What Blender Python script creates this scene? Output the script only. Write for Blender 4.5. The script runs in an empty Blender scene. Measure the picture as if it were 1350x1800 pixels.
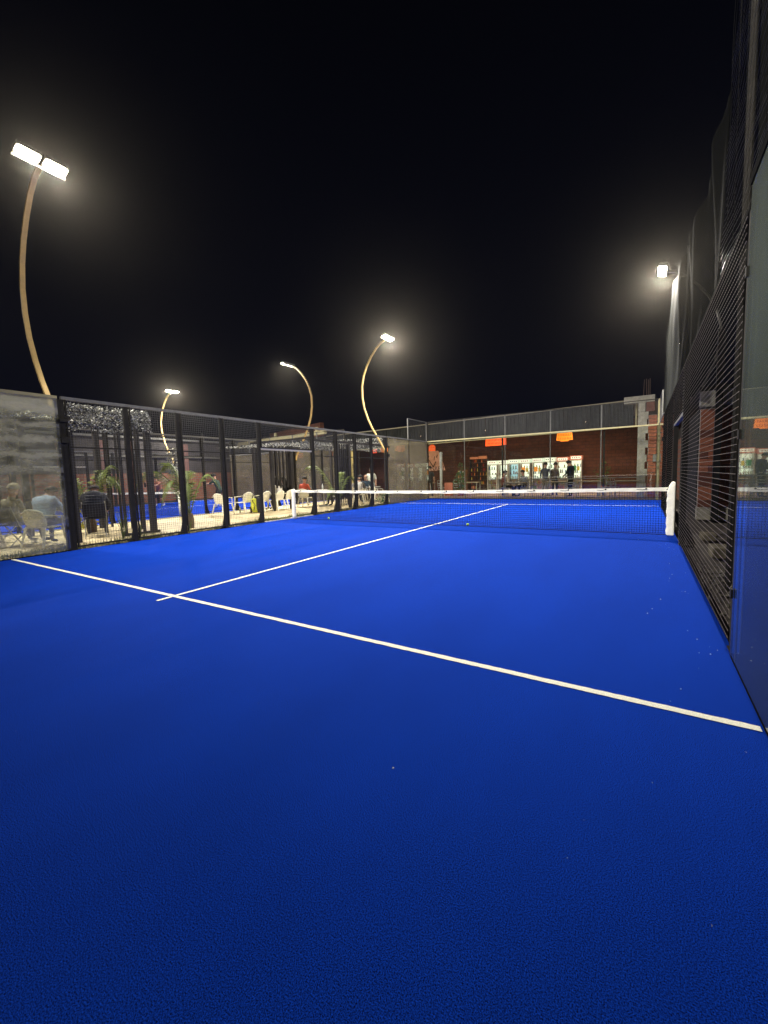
import bpy, math, random
from mathutils import Vector, Matrix
R_ = random.Random(7)
scene = bpy.context.scene
col = scene.collection
PI = math.pi

# ------------------------------------------------------------------ camera, sky, exposure
cam_d = bpy.data.cameras.new('camera'); cam = bpy.data.objects.new('camera', cam_d); col.objects.link(cam)
cam_d.sensor_fit = 'HORIZONTAL'; cam_d.sensor_width = 36.0; cam_d.lens = 36.0 * 722.4 / 1350.0
cam_d.clip_start = 0.05; cam_d.clip_end = 600
def cam_axes(yaw, pitch, roll):
    cy, sy = math.cos(yaw), math.sin(yaw)
    f = Vector((-sy*math.cos(pitch), cy*math.cos(pitch), math.sin(pitch)))
    r = Vector((cy, sy, 0)); u = r.cross(f)
    return r*math.cos(roll)+u*math.sin(roll), u*math.cos(roll)-r*math.sin(roll), f
cr, cu, cf = cam_axes(.5604, -.0898, -.0292)
m = Matrix.Identity(4)
for i in range(3):
    m[i][0], m[i][1], m[i][2] = cr[i], cu[i], -cf[i]
m.translation = Vector((9.4655, -9.5302, 1.3054))
cam.matrix_world = m
scene.camera = cam

world = bpy.data.worlds.new('World'); scene.world = world; world.use_nodes = True
wn = world.node_tree; bg = wn.nodes['Background']
tc = wn.nodes.new('ShaderNodeTexCoord'); sp = wn.nodes.new('ShaderNodeSeparateXYZ'); rp = wn.nodes.new('ShaderNodeValToRGB')
wn.links.new(tc.outputs['Generated'], sp.inputs[0]); wn.links.new(sp.outputs['Z'], rp.inputs[0]); wn.links.new(rp.outputs[0], bg.inputs['Color'])
rp.color_ramp.elements[0].position = 0.0; rp.color_ramp.elements[0].color = (.0019, .0026, .0072, 1)
rp.color_ramp.elements[1].position = 0.75; rp.color_ramp.elements[1].color = (.0007, .0009, .0022, 1)
bg.inputs['Strength'].default_value = 1.0
scene.view_settings.view_transform = 'Standard'; scene.view_settings.look = 'None'
scene.view_settings.exposure = 0.0; scene.view_settings.gamma = 1.0; scene.view_settings.use_curve_mapping = False
scene.cycles.use_denoising = True
scene.cycles.max_bounces = 8; scene.cycles.transparent_max_bounces = 24; scene.cycles.sample_clamp_indirect = 4.0
scene.cycles.caustics_reflective = False; scene.cycles.caustics_refractive = False
LAMP_W = 1180.0
LENS_E = 110.0
GLARE_HAZE = 0.00038

# ------------------------------------------------------------------ helpers
def hexa(c): return (c[0], c[1], c[2], 1)
MATS = {}
def mat(name, color, rough=.7, metal=0, noise=0, scale=8, bump=0, bscale=60, emit=None, estr=1, spec=.4, stretch=None):
    if name in MATS: return MATS[name]
    m = bpy.data.materials.new(name); m.use_nodes = True; nt = m.node_tree; b = nt.nodes['Principled BSDF']
    b.inputs['Base Color'].default_value = hexa(color); b.inputs['Roughness'].default_value = rough
    b.inputs['Metallic'].default_value = metal; b.inputs['Specular IOR Level'].default_value = spec
    tc = nt.nodes.new('ShaderNodeTexCoord'); src = tc.outputs['Object']
    if stretch:
        mp = nt.nodes.new('ShaderNodeMapping'); mp.inputs['Scale'].default_value = stretch
        nt.links.new(src, mp.inputs[0]); src = mp.outputs[0]
    if noise:
        n = nt.nodes.new('ShaderNodeTexNoise'); n.inputs['Scale'].default_value = scale; n.inputs['Detail'].default_value = 6
        n.inputs['Roughness'].default_value = .65
        r = nt.nodes.new('ShaderNodeMapRange'); r.inputs['From Min'].default_value = .3; r.inputs['From Max'].default_value = .7
        r.inputs['To Min'].default_value = 1-noise; r.inputs['To Max'].default_value = 1+noise
        mx = nt.nodes.new('ShaderNodeVectorMath'); mx.operation = 'SCALE'; mx.inputs[0].default_value = color
        nt.links.new(src, n.inputs['Vector']); nt.links.new(n.outputs['Fac'], r.inputs['Value'])
        nt.links.new(r.outputs[0], mx.inputs['Scale']); nt.links.new(mx.outputs[0], b.inputs['Base Color'])
    if bump:
        n = nt.nodes.new('ShaderNodeTexNoise'); n.inputs['Scale'].default_value = bscale; n.inputs['Detail'].default_value = 4
        bp = nt.nodes.new('ShaderNodeBump'); bp.inputs['Strength'].default_value = bump; bp.inputs['Distance'].default_value = .02
        nt.links.new(src, n.inputs['Vector']); nt.links.new(n.outputs['Fac'], bp.inputs['Height']); nt.links.new(bp.outputs[0], b.inputs['Normal'])
    if emit:
        b.inputs['Emission Color'].default_value = hexa(emit); b.inputs['Emission Strength'].default_value = estr
    MATS[name] = m
    return m

class MB:
    def __init__(s): s.v = []; s.f = []; s.mi = []
    def box(s, x0, x1, y0, y1, z0, z1, mi=0):
        k = len(s.v)
        s.v += [(x0,y0,z0),(x1,y0,z0),(x1,y1,z0),(x0,y1,z0),(x0,y0,z1),(x1,y0,z1),(x1,y1,z1),(x0,y1,z1)]
        s.f += [(k,k+3,k+2,k+1),(k+4,k+5,k+6,k+7),(k,k+1,k+5,k+4),(k+1,k+2,k+6,k+5),(k+2,k+3,k+7,k+6),(k+3,k,k+4,k+7)]
        s.mi += [mi]*6; return s
    def bar(s, a, b, w, h=None, mi=0, up=(0,0,1), w2=None, h2=None):
        a = Vector(a); b = Vector(b); h = h or w; w2 = w if w2 is None else w2; h2 = h if h2 is None else h2
        d = (b-a).normalized(); u = Vector(up)
        if abs(d.dot(u)) > .98: u = Vector((0,1,0))
        r = d.cross(u).normalized(); u = r.cross(d)
        k = len(s.v)
        for p, ww, hh in ((a,w,h),(b,w2,h2)):
            for sx, sy in ((-1,-1),(1,-1),(1,1),(-1,1)):
                s.v.append(tuple(p + r*sx*ww/2 + u*sy*hh/2))
        s.f += [(k,k+3,k+2,k+1),(k+4,k+5,k+6,k+7),(k,k+1,k+5,k+4),(k+1,k+2,k+6,k+5),(k+2,k+3,k+7,k+6),(k+3,k,k+4,k+7)]
        s.mi += [mi]*6; return s
    def tube(s, pts, rad, n=8, mi=0, cap=True):
        pts = [Vector(p) for p in pts]; rad = rad if isinstance(rad, (list, tuple)) else [rad]*len(pts)
        k = len(s.v); ref = None
        for i, p in enumerate(pts):
            d = (pts[min(i+1,len(pts)-1)]-pts[max(i-1,0)]).normalized()
            if ref is None: ref = Vector((0,0,1)) if abs(d.z) < .9 else Vector((1,0,0))
            r = d.cross(ref).normalized(); u = r.cross(d); ref = u
            for j in range(n):
                a = 2*PI*(j+.5)/n; s.v.append(tuple(p + r*math.cos(a)*rad[i] + u*math.sin(a)*rad[i]))
        for i in range(len(pts)-1):
            for j in range(n):
                a = k+i*n+j; b = k+i*n+(j+1)%n; s.f.append((a,b,b+n,a+n)); s.mi.append(mi)
        if cap:
            s.f.append(tuple(k+j for j in reversed(range(n)))); s.f.append(tuple(k+(len(pts)-1)*n+j for j in range(n))); s.mi += [mi]*2
        return s
    def quad(s, a, b, c, d, mi=0):
        k = len(s.v); s.v += [tuple(a),tuple(b),tuple(c),tuple(d)]; s.f.append((k,k+1,k+2,k+3)); s.mi.append(mi); return s
    def tri(s, a, b, c, mi=0):
        k = len(s.v); s.v += [tuple(a),tuple(b),tuple(c)]; s.f.append((k,k+1,k+2)); s.mi.append(mi); return s
    def ball(s, c, r, n=10, mi=0, sz=(1,1,1)):
        k = len(s.v); h = n//2
        for i in range(h+1):
            t = PI*i/h
            for j in range(n):
                a = 2*PI*j/n; s.v.append((c[0]+r*sz[0]*math.sin(t)*math.cos(a), c[1]+r*sz[1]*math.sin(t)*math.sin(a), c[2]+r*sz[2]*math.cos(t)))
        for i in range(h):
            for j in range(n):
                a = k+i*n+j; b = k+i*n+(j+1)%n; s.f.append((a,a+n,b+n,b)); s.mi.append(mi)
        return s
    def mesh(s, name, mats):
        me = bpy.data.meshes.new(name); me.from_pydata(s.v, [], s.f)
        for m_ in (mats if isinstance(mats, (list, tuple)) else [mats]): me.materials.append(m_)
        me.polygons.foreach_set('material_index', s.mi); me.update(); return me
    def build(s, name, mats, parent=None, loc=(0,0,0), smooth=False, bevel=0, kind=None):
        me = s.mesh(name, mats)
        if smooth: me.polygons.foreach_set('use_smooth', [True]*len(me.polygons))
        return put(name, me, parent, loc, kind=kind, bevel=bevel)

def put(name, me, parent=None, loc=(0,0,0), rot=(0,0,0), kind=None, bevel=0):
    o = bpy.data.objects.new(name, me); col.objects.link(o); o.location = loc; o.rotation_euler = rot
    if parent: o.parent = parent
    if kind: o['kind'] = kind
    if bevel:
        b = o.modifiers.new('bevel', 'BEVEL'); b.width = bevel; b.segments = 2; b.limit_method = 'ANGLE'
    return o
def tag(o, label, cat, group=None):
    o['label'] = label; o['category'] = cat
    if group: o['group'] = group
    return o
def thing(name, label, cat, loc=(0,0,0), rz=0, group=None):
    o = bpy.data.objects.new(name, None); o.empty_display_size = .2; col.objects.link(o)
    o.location = loc; o.rotation_euler = (0,0,rz)
    return tag(o, label, cat, group)
def struct(o): o['kind'] = 'structure'; return o
def kids(o): return [c for c in bpy.data.objects if c.parent == o]
def dup(root, loc, rz, label, group=None):
    src = root
    r = src.copy(); col.objects.link(r); r.location = loc; r.rotation_euler = (0,0,rz); r['label'] = label
    if group: r['group'] = group
    for ch in kids(src):
        c = ch.copy(); col.objects.link(c); c.parent = r
        for g in kids(ch):
            d = g.copy(); col.objects.link(d); d.parent = c
    return r

# ------------------------------------------------------------------ materials
def turf_mat():
    m = bpy.data.materials.new('blue_turf'); m.use_nodes = True; nt = m.node_tree; b = nt.nodes['Principled BSDF']
    L = nt.links.new; N = nt.nodes.new
    tc = N('ShaderNodeTexCoord')
    fine = N('ShaderNodeTexNoise'); fine.inputs['Scale'].default_value = 260; fine.inputs['Detail'].default_value = 3; fine.inputs['Roughness'].default_value = .8
    mid = N('ShaderNodeTexNoise'); mid.inputs['Scale'].default_value = 1.3; mid.inputs['Detail'].default_value = 8; mid.inputs['Roughness'].default_value = .7
    mpp = N('ShaderNodeMapping'); mpp.inputs['Scale'].default_value = (1, .35, 1); L(tc.outputs['Object'], mpp.inputs[0])
    L(tc.outputs['Object'], fine.inputs['Vector']); L(mpp.outputs[0], mid.inputs['Vector'])
    r1 = N('ShaderNodeMapRange'); r1.inputs['From Min'].default_value = .3; r1.inputs['From Max'].default_value = .7; r1.inputs['To Min'].default_value = -.6; r1.inputs['To Max'].default_value = 2.6
    r2 = N('ShaderNodeMapRange'); r2.inputs['From Min'].default_value = .3; r2.inputs['From Max'].default_value = .7; r2.inputs['To Min'].default_value = .91; r2.inputs['To Max'].default_value = 1.09
    L(fine.outputs['Fac'], r1.inputs['Value']); L(mid.outputs['Fac'], r2.inputs['Value'])
    mu = N('ShaderNodeMath'); mu.operation = 'MULTIPLY'; L(r1.outputs[0], mu.inputs[0]); L(r2.outputs[0], mu.inputs[1])
    sc = N('ShaderNodeVectorMath'); sc.operation = 'SCALE'; sc.inputs[0].default_value = (.0026, .033, .34); L(mu.outputs[0], sc.inputs['Scale'])
    # pale sand grains
    v = N('ShaderNodeTexVoronoi'); v.inputs['Scale'].default_value = 24; L(tc.outputs['Object'], v.inputs['Vector'])
    lt = N('ShaderNodeMath'); lt.operation = 'LESS_THAN'; lt.inputs[1].default_value = .035; L(v.outputs['Distance'], lt.inputs[0])
    wn_ = N('ShaderNodeTexWhiteNoise'); L(v.outputs['Position'], wn_.inputs['Vector'])
    gt = N('ShaderNodeMath'); gt.operation = 'GREATER_THAN'; gt.inputs[1].default_value = .93; L(wn_.outputs['Value'], gt.inputs[0])
    mm = N('ShaderNodeMath'); mm.operation = 'MULTIPLY'; L(lt.outputs[0], mm.inputs[0]); L(gt.outputs[0], mm.inputs[1])
    mx = N('ShaderNodeMix'); mx.data_type = 'RGBA'; L(mm.outputs[0], mx.inputs[0]); L(sc.outputs[0], mx.inputs[6]); mx.inputs[7].default_value = (.35, .45, .7, 1)
    L(mx.outputs[2], b.inputs['Base Color'])
    bp = N('ShaderNodeBump'); bp.inputs['Strength'].default_value = .5; bp.inputs['Distance'].default_value = .006
    L(fine.outputs['Fac'], bp.inputs['Height']); L(bp.outputs[0], b.inputs['Normal'])
    b.inputs['Roughness'].default_value = .9; b.inputs['Specular IOR Level'].default_value = .03
    return m
M_TURF = turf_mat()
M_LINE = mat('line_white', (.86,.86,.76), .9, noise=.2, scale=160, bump=.5, bscale=150, spec=.1)
M_STEEL = mat('dark_steel', (.026,.024,.020), .7, .0, spec=.15, noise=.3, scale=12)
M_RAIL = mat('grey_rail', (.15,.148,.135), .6, .0, noise=.25, scale=9)
M_WIRE = mat('fence_wire', (.11,.11,.115), .4, .6)
M_WIRE_GLINT = mat('glint_wire', (.26,.22,.18), .5, .2)  # lamp glint on the right fence's horizontal wires, put into the colour
M_SEAM = mat('pale_seam', (.34,.32,.26), .5)
M_WHITE = mat('white_canvas', (.88,.86,.72), .85, noise=.06, scale=14, bump=.5, bscale=22)
M_BLACK = mat('black_cord', (.008,.008,.008), .9, spec=.02)
M_POLE = mat('cream_pole', (.62,.43,.17), .5, noise=.15, scale=6)
M_LENS = mat('led_lens', (1,1,1), .3, emit=(1,.90,.68), estr=LENS_E)
M_HEAD = mat('lamp_casing', (.35,.34,.30), .4, .4)
M_CREAM = mat('cream_trim', (.42,.37,.19), .6, noise=.12, scale=5)
M_CORR = mat('corrugated_sheet', (.021,.023,.023), .7, .0, spec=.1, noise=.6, scale=2.2, stretch=(1,1,.3))
M_CONC = mat('concrete', (.40,.38,.31), .9, noise=.3, scale=5, bump=.4, bscale=20)
M_BRICK = mat('red_brick_clay', (.40,.14,.075), .85, noise=.35, scale=7, bump=.5, bscale=40)
M_BRICK2 = mat('dark_brick_clay', (.17,.06,.04), .85, noise=.35, scale=7)
M_TILE = None
M_PLASTIC = mat('white_plastic', (.86,.83,.68), .35, noise=.05, scale=4)
M_BPLASTIC = mat('black_plastic', (.012,.012,.014), .5)
M_WOOD = mat('dark_timber', (.020,.017,.016), .6, noise=.4, scale=10, stretch=(6,6,.6))
M_LEAF = mat('palm_leaf', (.13,.17,.035), .5, noise=.4, scale=3)
M_LEAF2 = mat('yellow_leaf', (.42,.40,.03), .5, noise=.3, scale=3)
M_LEAF3 = mat('dark_leaf', (.05,.12,.03), .5, noise=.4, scale=3)
M_GRASS = mat('grass_blade', (.10,.12,.03), .7, noise=.5, scale=2)
M_SOIL = mat('dry_soil', (.20,.16,.09), .95, noise=.4, scale=3, bump=.6, bscale=12)
M_DARKG = mat('dark_ground', (.06,.05,.045), .95, noise=.4, scale=1.5)

def tile_mat(name, c1, c2, mortar, sx, sy, rough=.6, msize=.01, vertical=False):
    m = bpy.data.materials.new(name); m.use_nodes = True; nt = m.node_tree; b = nt.nodes['Principled BSDF']; L = nt.links.new
    tc = nt.nodes.new('ShaderNodeTexCoord'); br = nt.nodes.new('ShaderNodeTexBrick')
    src = tc.outputs['Object']
    if vertical:
        s = nt.nodes.new('ShaderNodeSeparateXYZ'); c = nt.nodes.new('ShaderNodeCombineXYZ'); a = nt.nodes.new('ShaderNodeMath')
        a.operation = 'ADD'; L(src, s.inputs[0]); L(s.outputs[0], a.inputs[0]); L(s.outputs[1], a.inputs[1]); L(a.outputs[0], c.inputs[0]); L(s.outputs[2], c.inputs[1]); src = c.outputs[0]
    L(src, br.inputs['Vector']); br.inputs['Color1'].default_value = hexa(c1); br.inputs['Color2'].default_value = hexa(c2)
    br.inputs['Mortar'].default_value = hexa(mortar); br.inputs['Scale'].default_value = 1; br.inputs['Brick Width'].default_value = sx
    br.inputs['Row Height'].default_value = sy; br.inputs['Mortar Size'].default_value = msize
    if not vertical: br.offset = 0
    n = nt.nodes.new('ShaderNodeTexNoise'); n.inputs['Scale'].default_value = 2.2; n.inputs['Detail'].default_value = 8
    r = nt.nodes.new('ShaderNodeMapRange'); r.inputs['To Min'].default_value = .5; r.inputs['To Max'].default_value = 1.5
    sc = nt.nodes.new('ShaderNodeVectorMath'); sc.operation = 'SCALE'
    L(src, n.inputs['Vector']); L(n.outputs['Fac'], r.inputs['Value']); L(r.outputs[0], sc.inputs['Scale']); L(br.outputs['Color'], sc.inputs[0]); L(sc.outputs[0], b.inputs['Base Color'])
    bp = nt.nodes.new('ShaderNodeBump'); bp.inputs['Strength'].default_value = .5; bp.inputs['Distance'].default_value = .01; bp.invert = True
    L(br.outputs['Fac'], bp.inputs['Height']); L(bp.outputs[0], b.inputs['Normal'])
    b.inputs['Roughness'].default_value = rough
    return m
M_TILE = tile_mat('beige_paving', (.56,.46,.27), (.49,.40,.225), (.30,.25,.15), .6, .6)
M_BWALL = tile_mat('brick_wall_red', (.26,.085,.045), (.19,.065,.04), (.16,.13,.10), .33, .16, .85, .02, True)
M_BWALLD = tile_mat('brick_wall_brown', (.150,.050,.028), (.120,.043,.026), (.085,.036,.024), .4, .2, .85, .02, True)

def glass_mat(name, dirt, tint=(.90,.93,.90), dcol=(.42,.43,.36), streak=(1,1,1), thr=(.35,.75), refl=1.0, top=None):
    """thin architectural pane: clear transmission + fresnel mirror + a film of dried dirt that scatters light, with painted reflections on some panes"""
    m = bpy.data.materials.new(name); m.use_nodes = True; nt = m.node_tree; L = nt.links.new; N = nt.nodes.new
    for n in list(nt.nodes): nt.nodes.remove(n)
    out = N('ShaderNodeOutputMaterial'); tr = N('ShaderNodeBsdfTransparent'); tr.inputs[0].default_value = hexa(tint)
    gl = N('ShaderNodeBsdfGlossy'); gl.inputs['Roughness'].default_value = .02; gl.inputs['Color'].default_value = (refl,refl,refl,1)
    fr = N('ShaderNodeFresnel'); fr.inputs['IOR'].default_value = 1.3 if name == 'green_glass' else 1.5
    mx = N('ShaderNodeMixShader'); L(fr.outputs[0], mx.inputs[0]); L(tr.outputs[0], mx.inputs[1]); L(gl.outputs[0], mx.inputs[2])
    df = N('ShaderNodeBsdfDiffuse'); df.inputs[0].default_value = hexa(dcol); tl = N('ShaderNodeBsdfTranslucent'); tl.inputs[0].default_value = hexa(dcol)
    ad = N('ShaderNodeMixShader'); ad.inputs[0].default_value = .5; L(df.outputs[0], ad.inputs[1]); L(tl.outputs[0], ad.inputs[2])
    tc = N('ShaderNodeTexCoord'); mp = N('ShaderNodeMapping'); mp.inputs['Scale'].default_value = streak; L(tc.outputs['Object'], mp.inputs[0])
    n1 = N('ShaderNodeTexNoise'); n1.inputs['Scale'].default_value = 1.6; n1.inputs['Detail'].default_value = 9; n1.inputs['Roughness'].default_value = .72; L(mp.outputs[0], n1.inputs['Vector'])
    r = N('ShaderNodeMapRange'); r.inputs['From Min'].default_value = thr[0]; r.inputs['From Max'].default_value = thr[1]; r.inputs['To Min'].default_value = dirt*.45; r.inputs['To Max'].default_value = dirt*1.8
    L(n1.outputs['Fac'], r.inputs['Value']); fac = r.outputs[0]
    if top and name == 'dirty_glass':
        wv = N('ShaderNodeTexWave'); wv.bands_direction = 'Z'; wv.inputs['Scale'].default_value = 1.1; wv.inputs['Distortion'].default_value = 2.2; wv.inputs['Detail'].default_value = 4; wv.inputs['Detail Scale'].default_value = 3  # wave bands: a slatted reflection painted into the dirt film
        L(tc.outputs['Object'], wv.inputs['Vector']); rw = N('ShaderNodeMapRange'); rw.inputs['From Min'].default_value = .55; rw.inputs['To Max'].default_value = .28; L(wv.outputs['Fac'], rw.inputs['Value'])
        sz = N('ShaderNodeSeparateXYZ'); L(tc.outputs['Object'], sz.inputs[0]); rz_ = N('ShaderNodeMapRange'); rz_.inputs['From Min'].default_value = 1.2; rz_.inputs['From Max'].default_value = 2.0; L(sz.outputs[2], rz_.inputs['Value'])
        mw = N('ShaderNodeMath'); mw.operation = 'MULTIPLY'; L(rw.outputs[0], mw.inputs[0]); L(rz_.outputs[0], mw.inputs[1]); aw = N('ShaderNodeMath'); aw.operation = 'ADD'; L(fac, aw.inputs[0]); L(mw.outputs[0], aw.inputs[1]); fac = aw.outputs[0]
    if top:
        s = N('ShaderNodeSeparateXYZ'); L(tc.outputs['Object'], s.inputs[0]); r3 = N('ShaderNodeMapRange')
        r3.inputs['From Min'].default_value = top[0]; r3.inputs['From Max'].default_value = top[1]; r3.inputs['To Max'].default_value = top[2]; L(s.outputs[2], r3.inputs['Value'])
        a = N('ShaderNodeMath'); a.operation = 'ADD'; L(fac, a.inputs[0]); L(r3.outputs[0], a.inputs[1]); fac = a.outputs[0]
    m2 = N('ShaderNodeMixShader'); L(fac, m2.inputs[0]); L(mx.outputs[0], m2.inputs[1]); L(ad.outputs[0], m2.inputs[2]); L(m2.outputs[0], out.inputs[0])
    return m
M_GCLEAN = glass_mat('back_glass', .010, tint=(.93,.945,.93))
M_GDIRT = glass_mat('dirty_glass', .24, streak=(1,1.3,3.2), thr=(.42,.64), dcol=(.58,.57,.48), top=(2.62,2.72,.40))
M_GDIRT2 = glass_mat('dusty_glass', .20, streak=(1,1,1), dcol=(.40,.34,.24))
M_GRIGHT = glass_mat('green_glass', .03, tint=(.66,.73,.69), dcol=(.42,.47,.40), thr=(.2,.9), top=(.9,2.3,.26))  # film paler upward: dust plus hazy reflection put into the colour

def net_mat(name, c, dens, fold=(1,1,1), rough=.9):
    m = bpy.data.materials.new(name); m.use_nodes = True; nt = m.node_tree; L = nt.links.new; N = nt.nodes.new
    b = nt.nodes['Principled BSDF']; b.inputs['Specular IOR Level'].default_value = .02; b.inputs['Base Color'].default_value = hexa(c); b.inputs['Roughness'].default_value = rough
    out = nt.nodes['Material Output']; tr = N('ShaderNodeBsdfTransparent'); mx = N('ShaderNodeMixShader')
    tc = N('ShaderNodeTexCoord'); mp = N('ShaderNodeMapping'); mp.inputs['Scale'].default_value = fold; n = N('ShaderNodeTexNoise'); n.inputs['Scale'].default_value = 3; n.inputs['Detail'].default_value = 6
    r = N('ShaderNodeMapRange'); r.inputs['To Min'].default_value = dens-.12; r.inputs['To Max'].default_value = min(dens+.12, 1)
    L(tc.outputs['Object'], mp.inputs[0]); L(mp.outputs[0], n.inputs['Vector']); L(n.outputs['Fac'], r.inputs['Value']); L(r.outputs[0], mx.inputs[0])
    L(tr.outputs[0], mx.inputs[1]); L(b.outputs[0], mx.inputs[2]); L(mx.outputs[0], out.inputs[0])
    return m
M_SHADE = net_mat('black_shade_net', (.006,.0065,.0065), .6, (1,6,.3))
M_SHADE3 = net_mat('charcoal_shade_net', (.010,.011,.010), .8, (1,5,.3))
M_SHADE_LIT = net_mat('lit_shade_net', (.040,.042,.039), .8, (1,5,.3))  # lamplight on the far net, put in as a paler colour

# ------------------------------------------------------------------ ground
def sheet(name, x0, x1, y0, y1, z, m_, n=1, parent=None):
    mb = MB(); mb.quad((x0,y0,z),(x1,y0,z),(x1,y1,z),(x0,y1,z)); o = mb.build(name, m_, parent)
    if not parent: struct(o)
    return o
sheet('ground', -200, 200, -200, 200, -.06, M_DARKG)
court = sheet('court_floor', -.04, 10.04, -10.04, 10.04, 0, M_TURF)
court2 = sheet('far_court_floor', -15.04, -4.96, -10.64, 9.44, 0, M_TURF)
def line(x0, x1, y0, y1, z=.004, parent=court):
    mb = MB(); horiz = (x1-x0) > (y1-y0); n = max(2, int(max(x1-x0, y1-y0)/.035)); j = .0022
    ea = [R_.uniform(-j,j) for _ in range(n+1)]; eb = [R_.uniform(-j,j) for _ in range(n+1)]
    for i in range(n):
        if horiz:
            a, b = x0+(x1-x0)*i/n, x0+(x1-x0)*(i+1)/n; mb.quad((a,y0+ea[i],z),(b,y0+ea[i+1],z),(b,y1+eb[i+1],z),(a,y1+eb[i],z))
        else:
            a, b = y0+(y1-y0)*i/n, y0+(y1-y0)*(i+1)/n; mb.quad((x0+ea[i],a,z),(x1+eb[i],a,z),(x1+eb[i+1],b,z),(x0+ea[i+1],b,z))
    return mb.build('painted_line', M_LINE, parent)
line(.02, 9.995, -6.96, -6.908); line(.02, 9.98, 6.90, 6.95)
line(4.955, 5.005, -7.13, -6.966, .004); line(4.955, 5.005, -6.904, 6.899, .004)
for yy in (-.6-6.95, -.6+6.95): line(-14.98, -5.02, yy-.025, yy+.025, .004, court2)
line(-10.025, -9.975, -7.4, 6.2, .004, court2)
sheet('walkway', -4.7, -.75, -14, 9.8, -.012, M_TILE)
sheet('grass_verge', -.75, -.04, -14, 10.04, -.022, M_SOIL)
mb = MB(); mb.box(-4.958, -4.702, -14, 9.8, -.05, .012); struct(mb.build('court_kerb', mat('pale_kerb', (.62,.58,.48), .8, noise=.2, scale=5)))
mb = MB(); mb.box(-.2, -.042, -1.1, 1.1, -.05, .015); struct(mb.build('threshold', mat('pale_kerb', (.6,.6,.5))))
sheet('terrace_floor', -12, 12, 11.1, 19, -.012, mat('terrace_tile', (.42,.32,.22), .6, noise=.3, scale=2))
sheet('back_verge', -15, 14, 10.05, 11.09, -.02, mat('pale_soil', (.60,.50,.32), .95, noise=.35, scale=3))
# ragged grass
def grass(name, x0, x1, y0, y1, n, h, m_, seed):
    r = random.Random(seed); mb = MB()
    for i in range(n):
        x = r.uniform(x0, x1); y = r.uniform(y0, y1); hh = h*r.uniform(.3, 1)*(.4+.8*abs(math.sin(y*1.7+seed)*math.cos(y*.6))); a = r.uniform(0, PI); w = .006
        dx, dy = math.cos(a)*w, math.sin(a)*w; lx, ly = r.uniform(-.5,.5)*hh, r.uniform(-.5,.5)*hh
        mb.tri((x-dx,y-dy,-.02), (x+dx,y+dy,-.02), (x+lx,y+ly,hh))
    return mb.build(name, m_, kind='stuff')
tag(grass('verge_grass', -.72, -.06, -9.5, 10, 9000, .13, M_GRASS, 3), 'ragged grass growing along the foot of the left fence', 'grass')
tag(grass('back_grass', -5, 10, 10.15, 11.0, 800, .07, M_GRASS, 5), 'low grass strip behind the back glass wall', 'grass')

rr = random.Random(31); mb = MB()
for i in range(52):
    x, y = (10-abs(rr.gauss(0,.25))-.03, rr.uniform(-9.5,0)) if i < 45 else (rr.uniform(1,9.8), rr.uniform(-8.8,4))
    w = rr.uniform(.002,.007)*(1 if rr.random() < .85 else 1.3); a = rr.uniform(0,PI); c_, s_ = math.cos(a)*w, math.sin(a)*w
    mb.quad((x-c_,y-s_,.006),(x+s_*.5,y-c_*.5,.009),(x+c_,y+s_,.007),(x-s_*.5,y+c_*.5,.012))
tag(mb.build('sand_flakes', mat('pale_flake', (.6,.62,.62), .8), kind='stuff'), 'pale sand flakes and crumbs scattered on the blue turf', 'sand')

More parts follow.
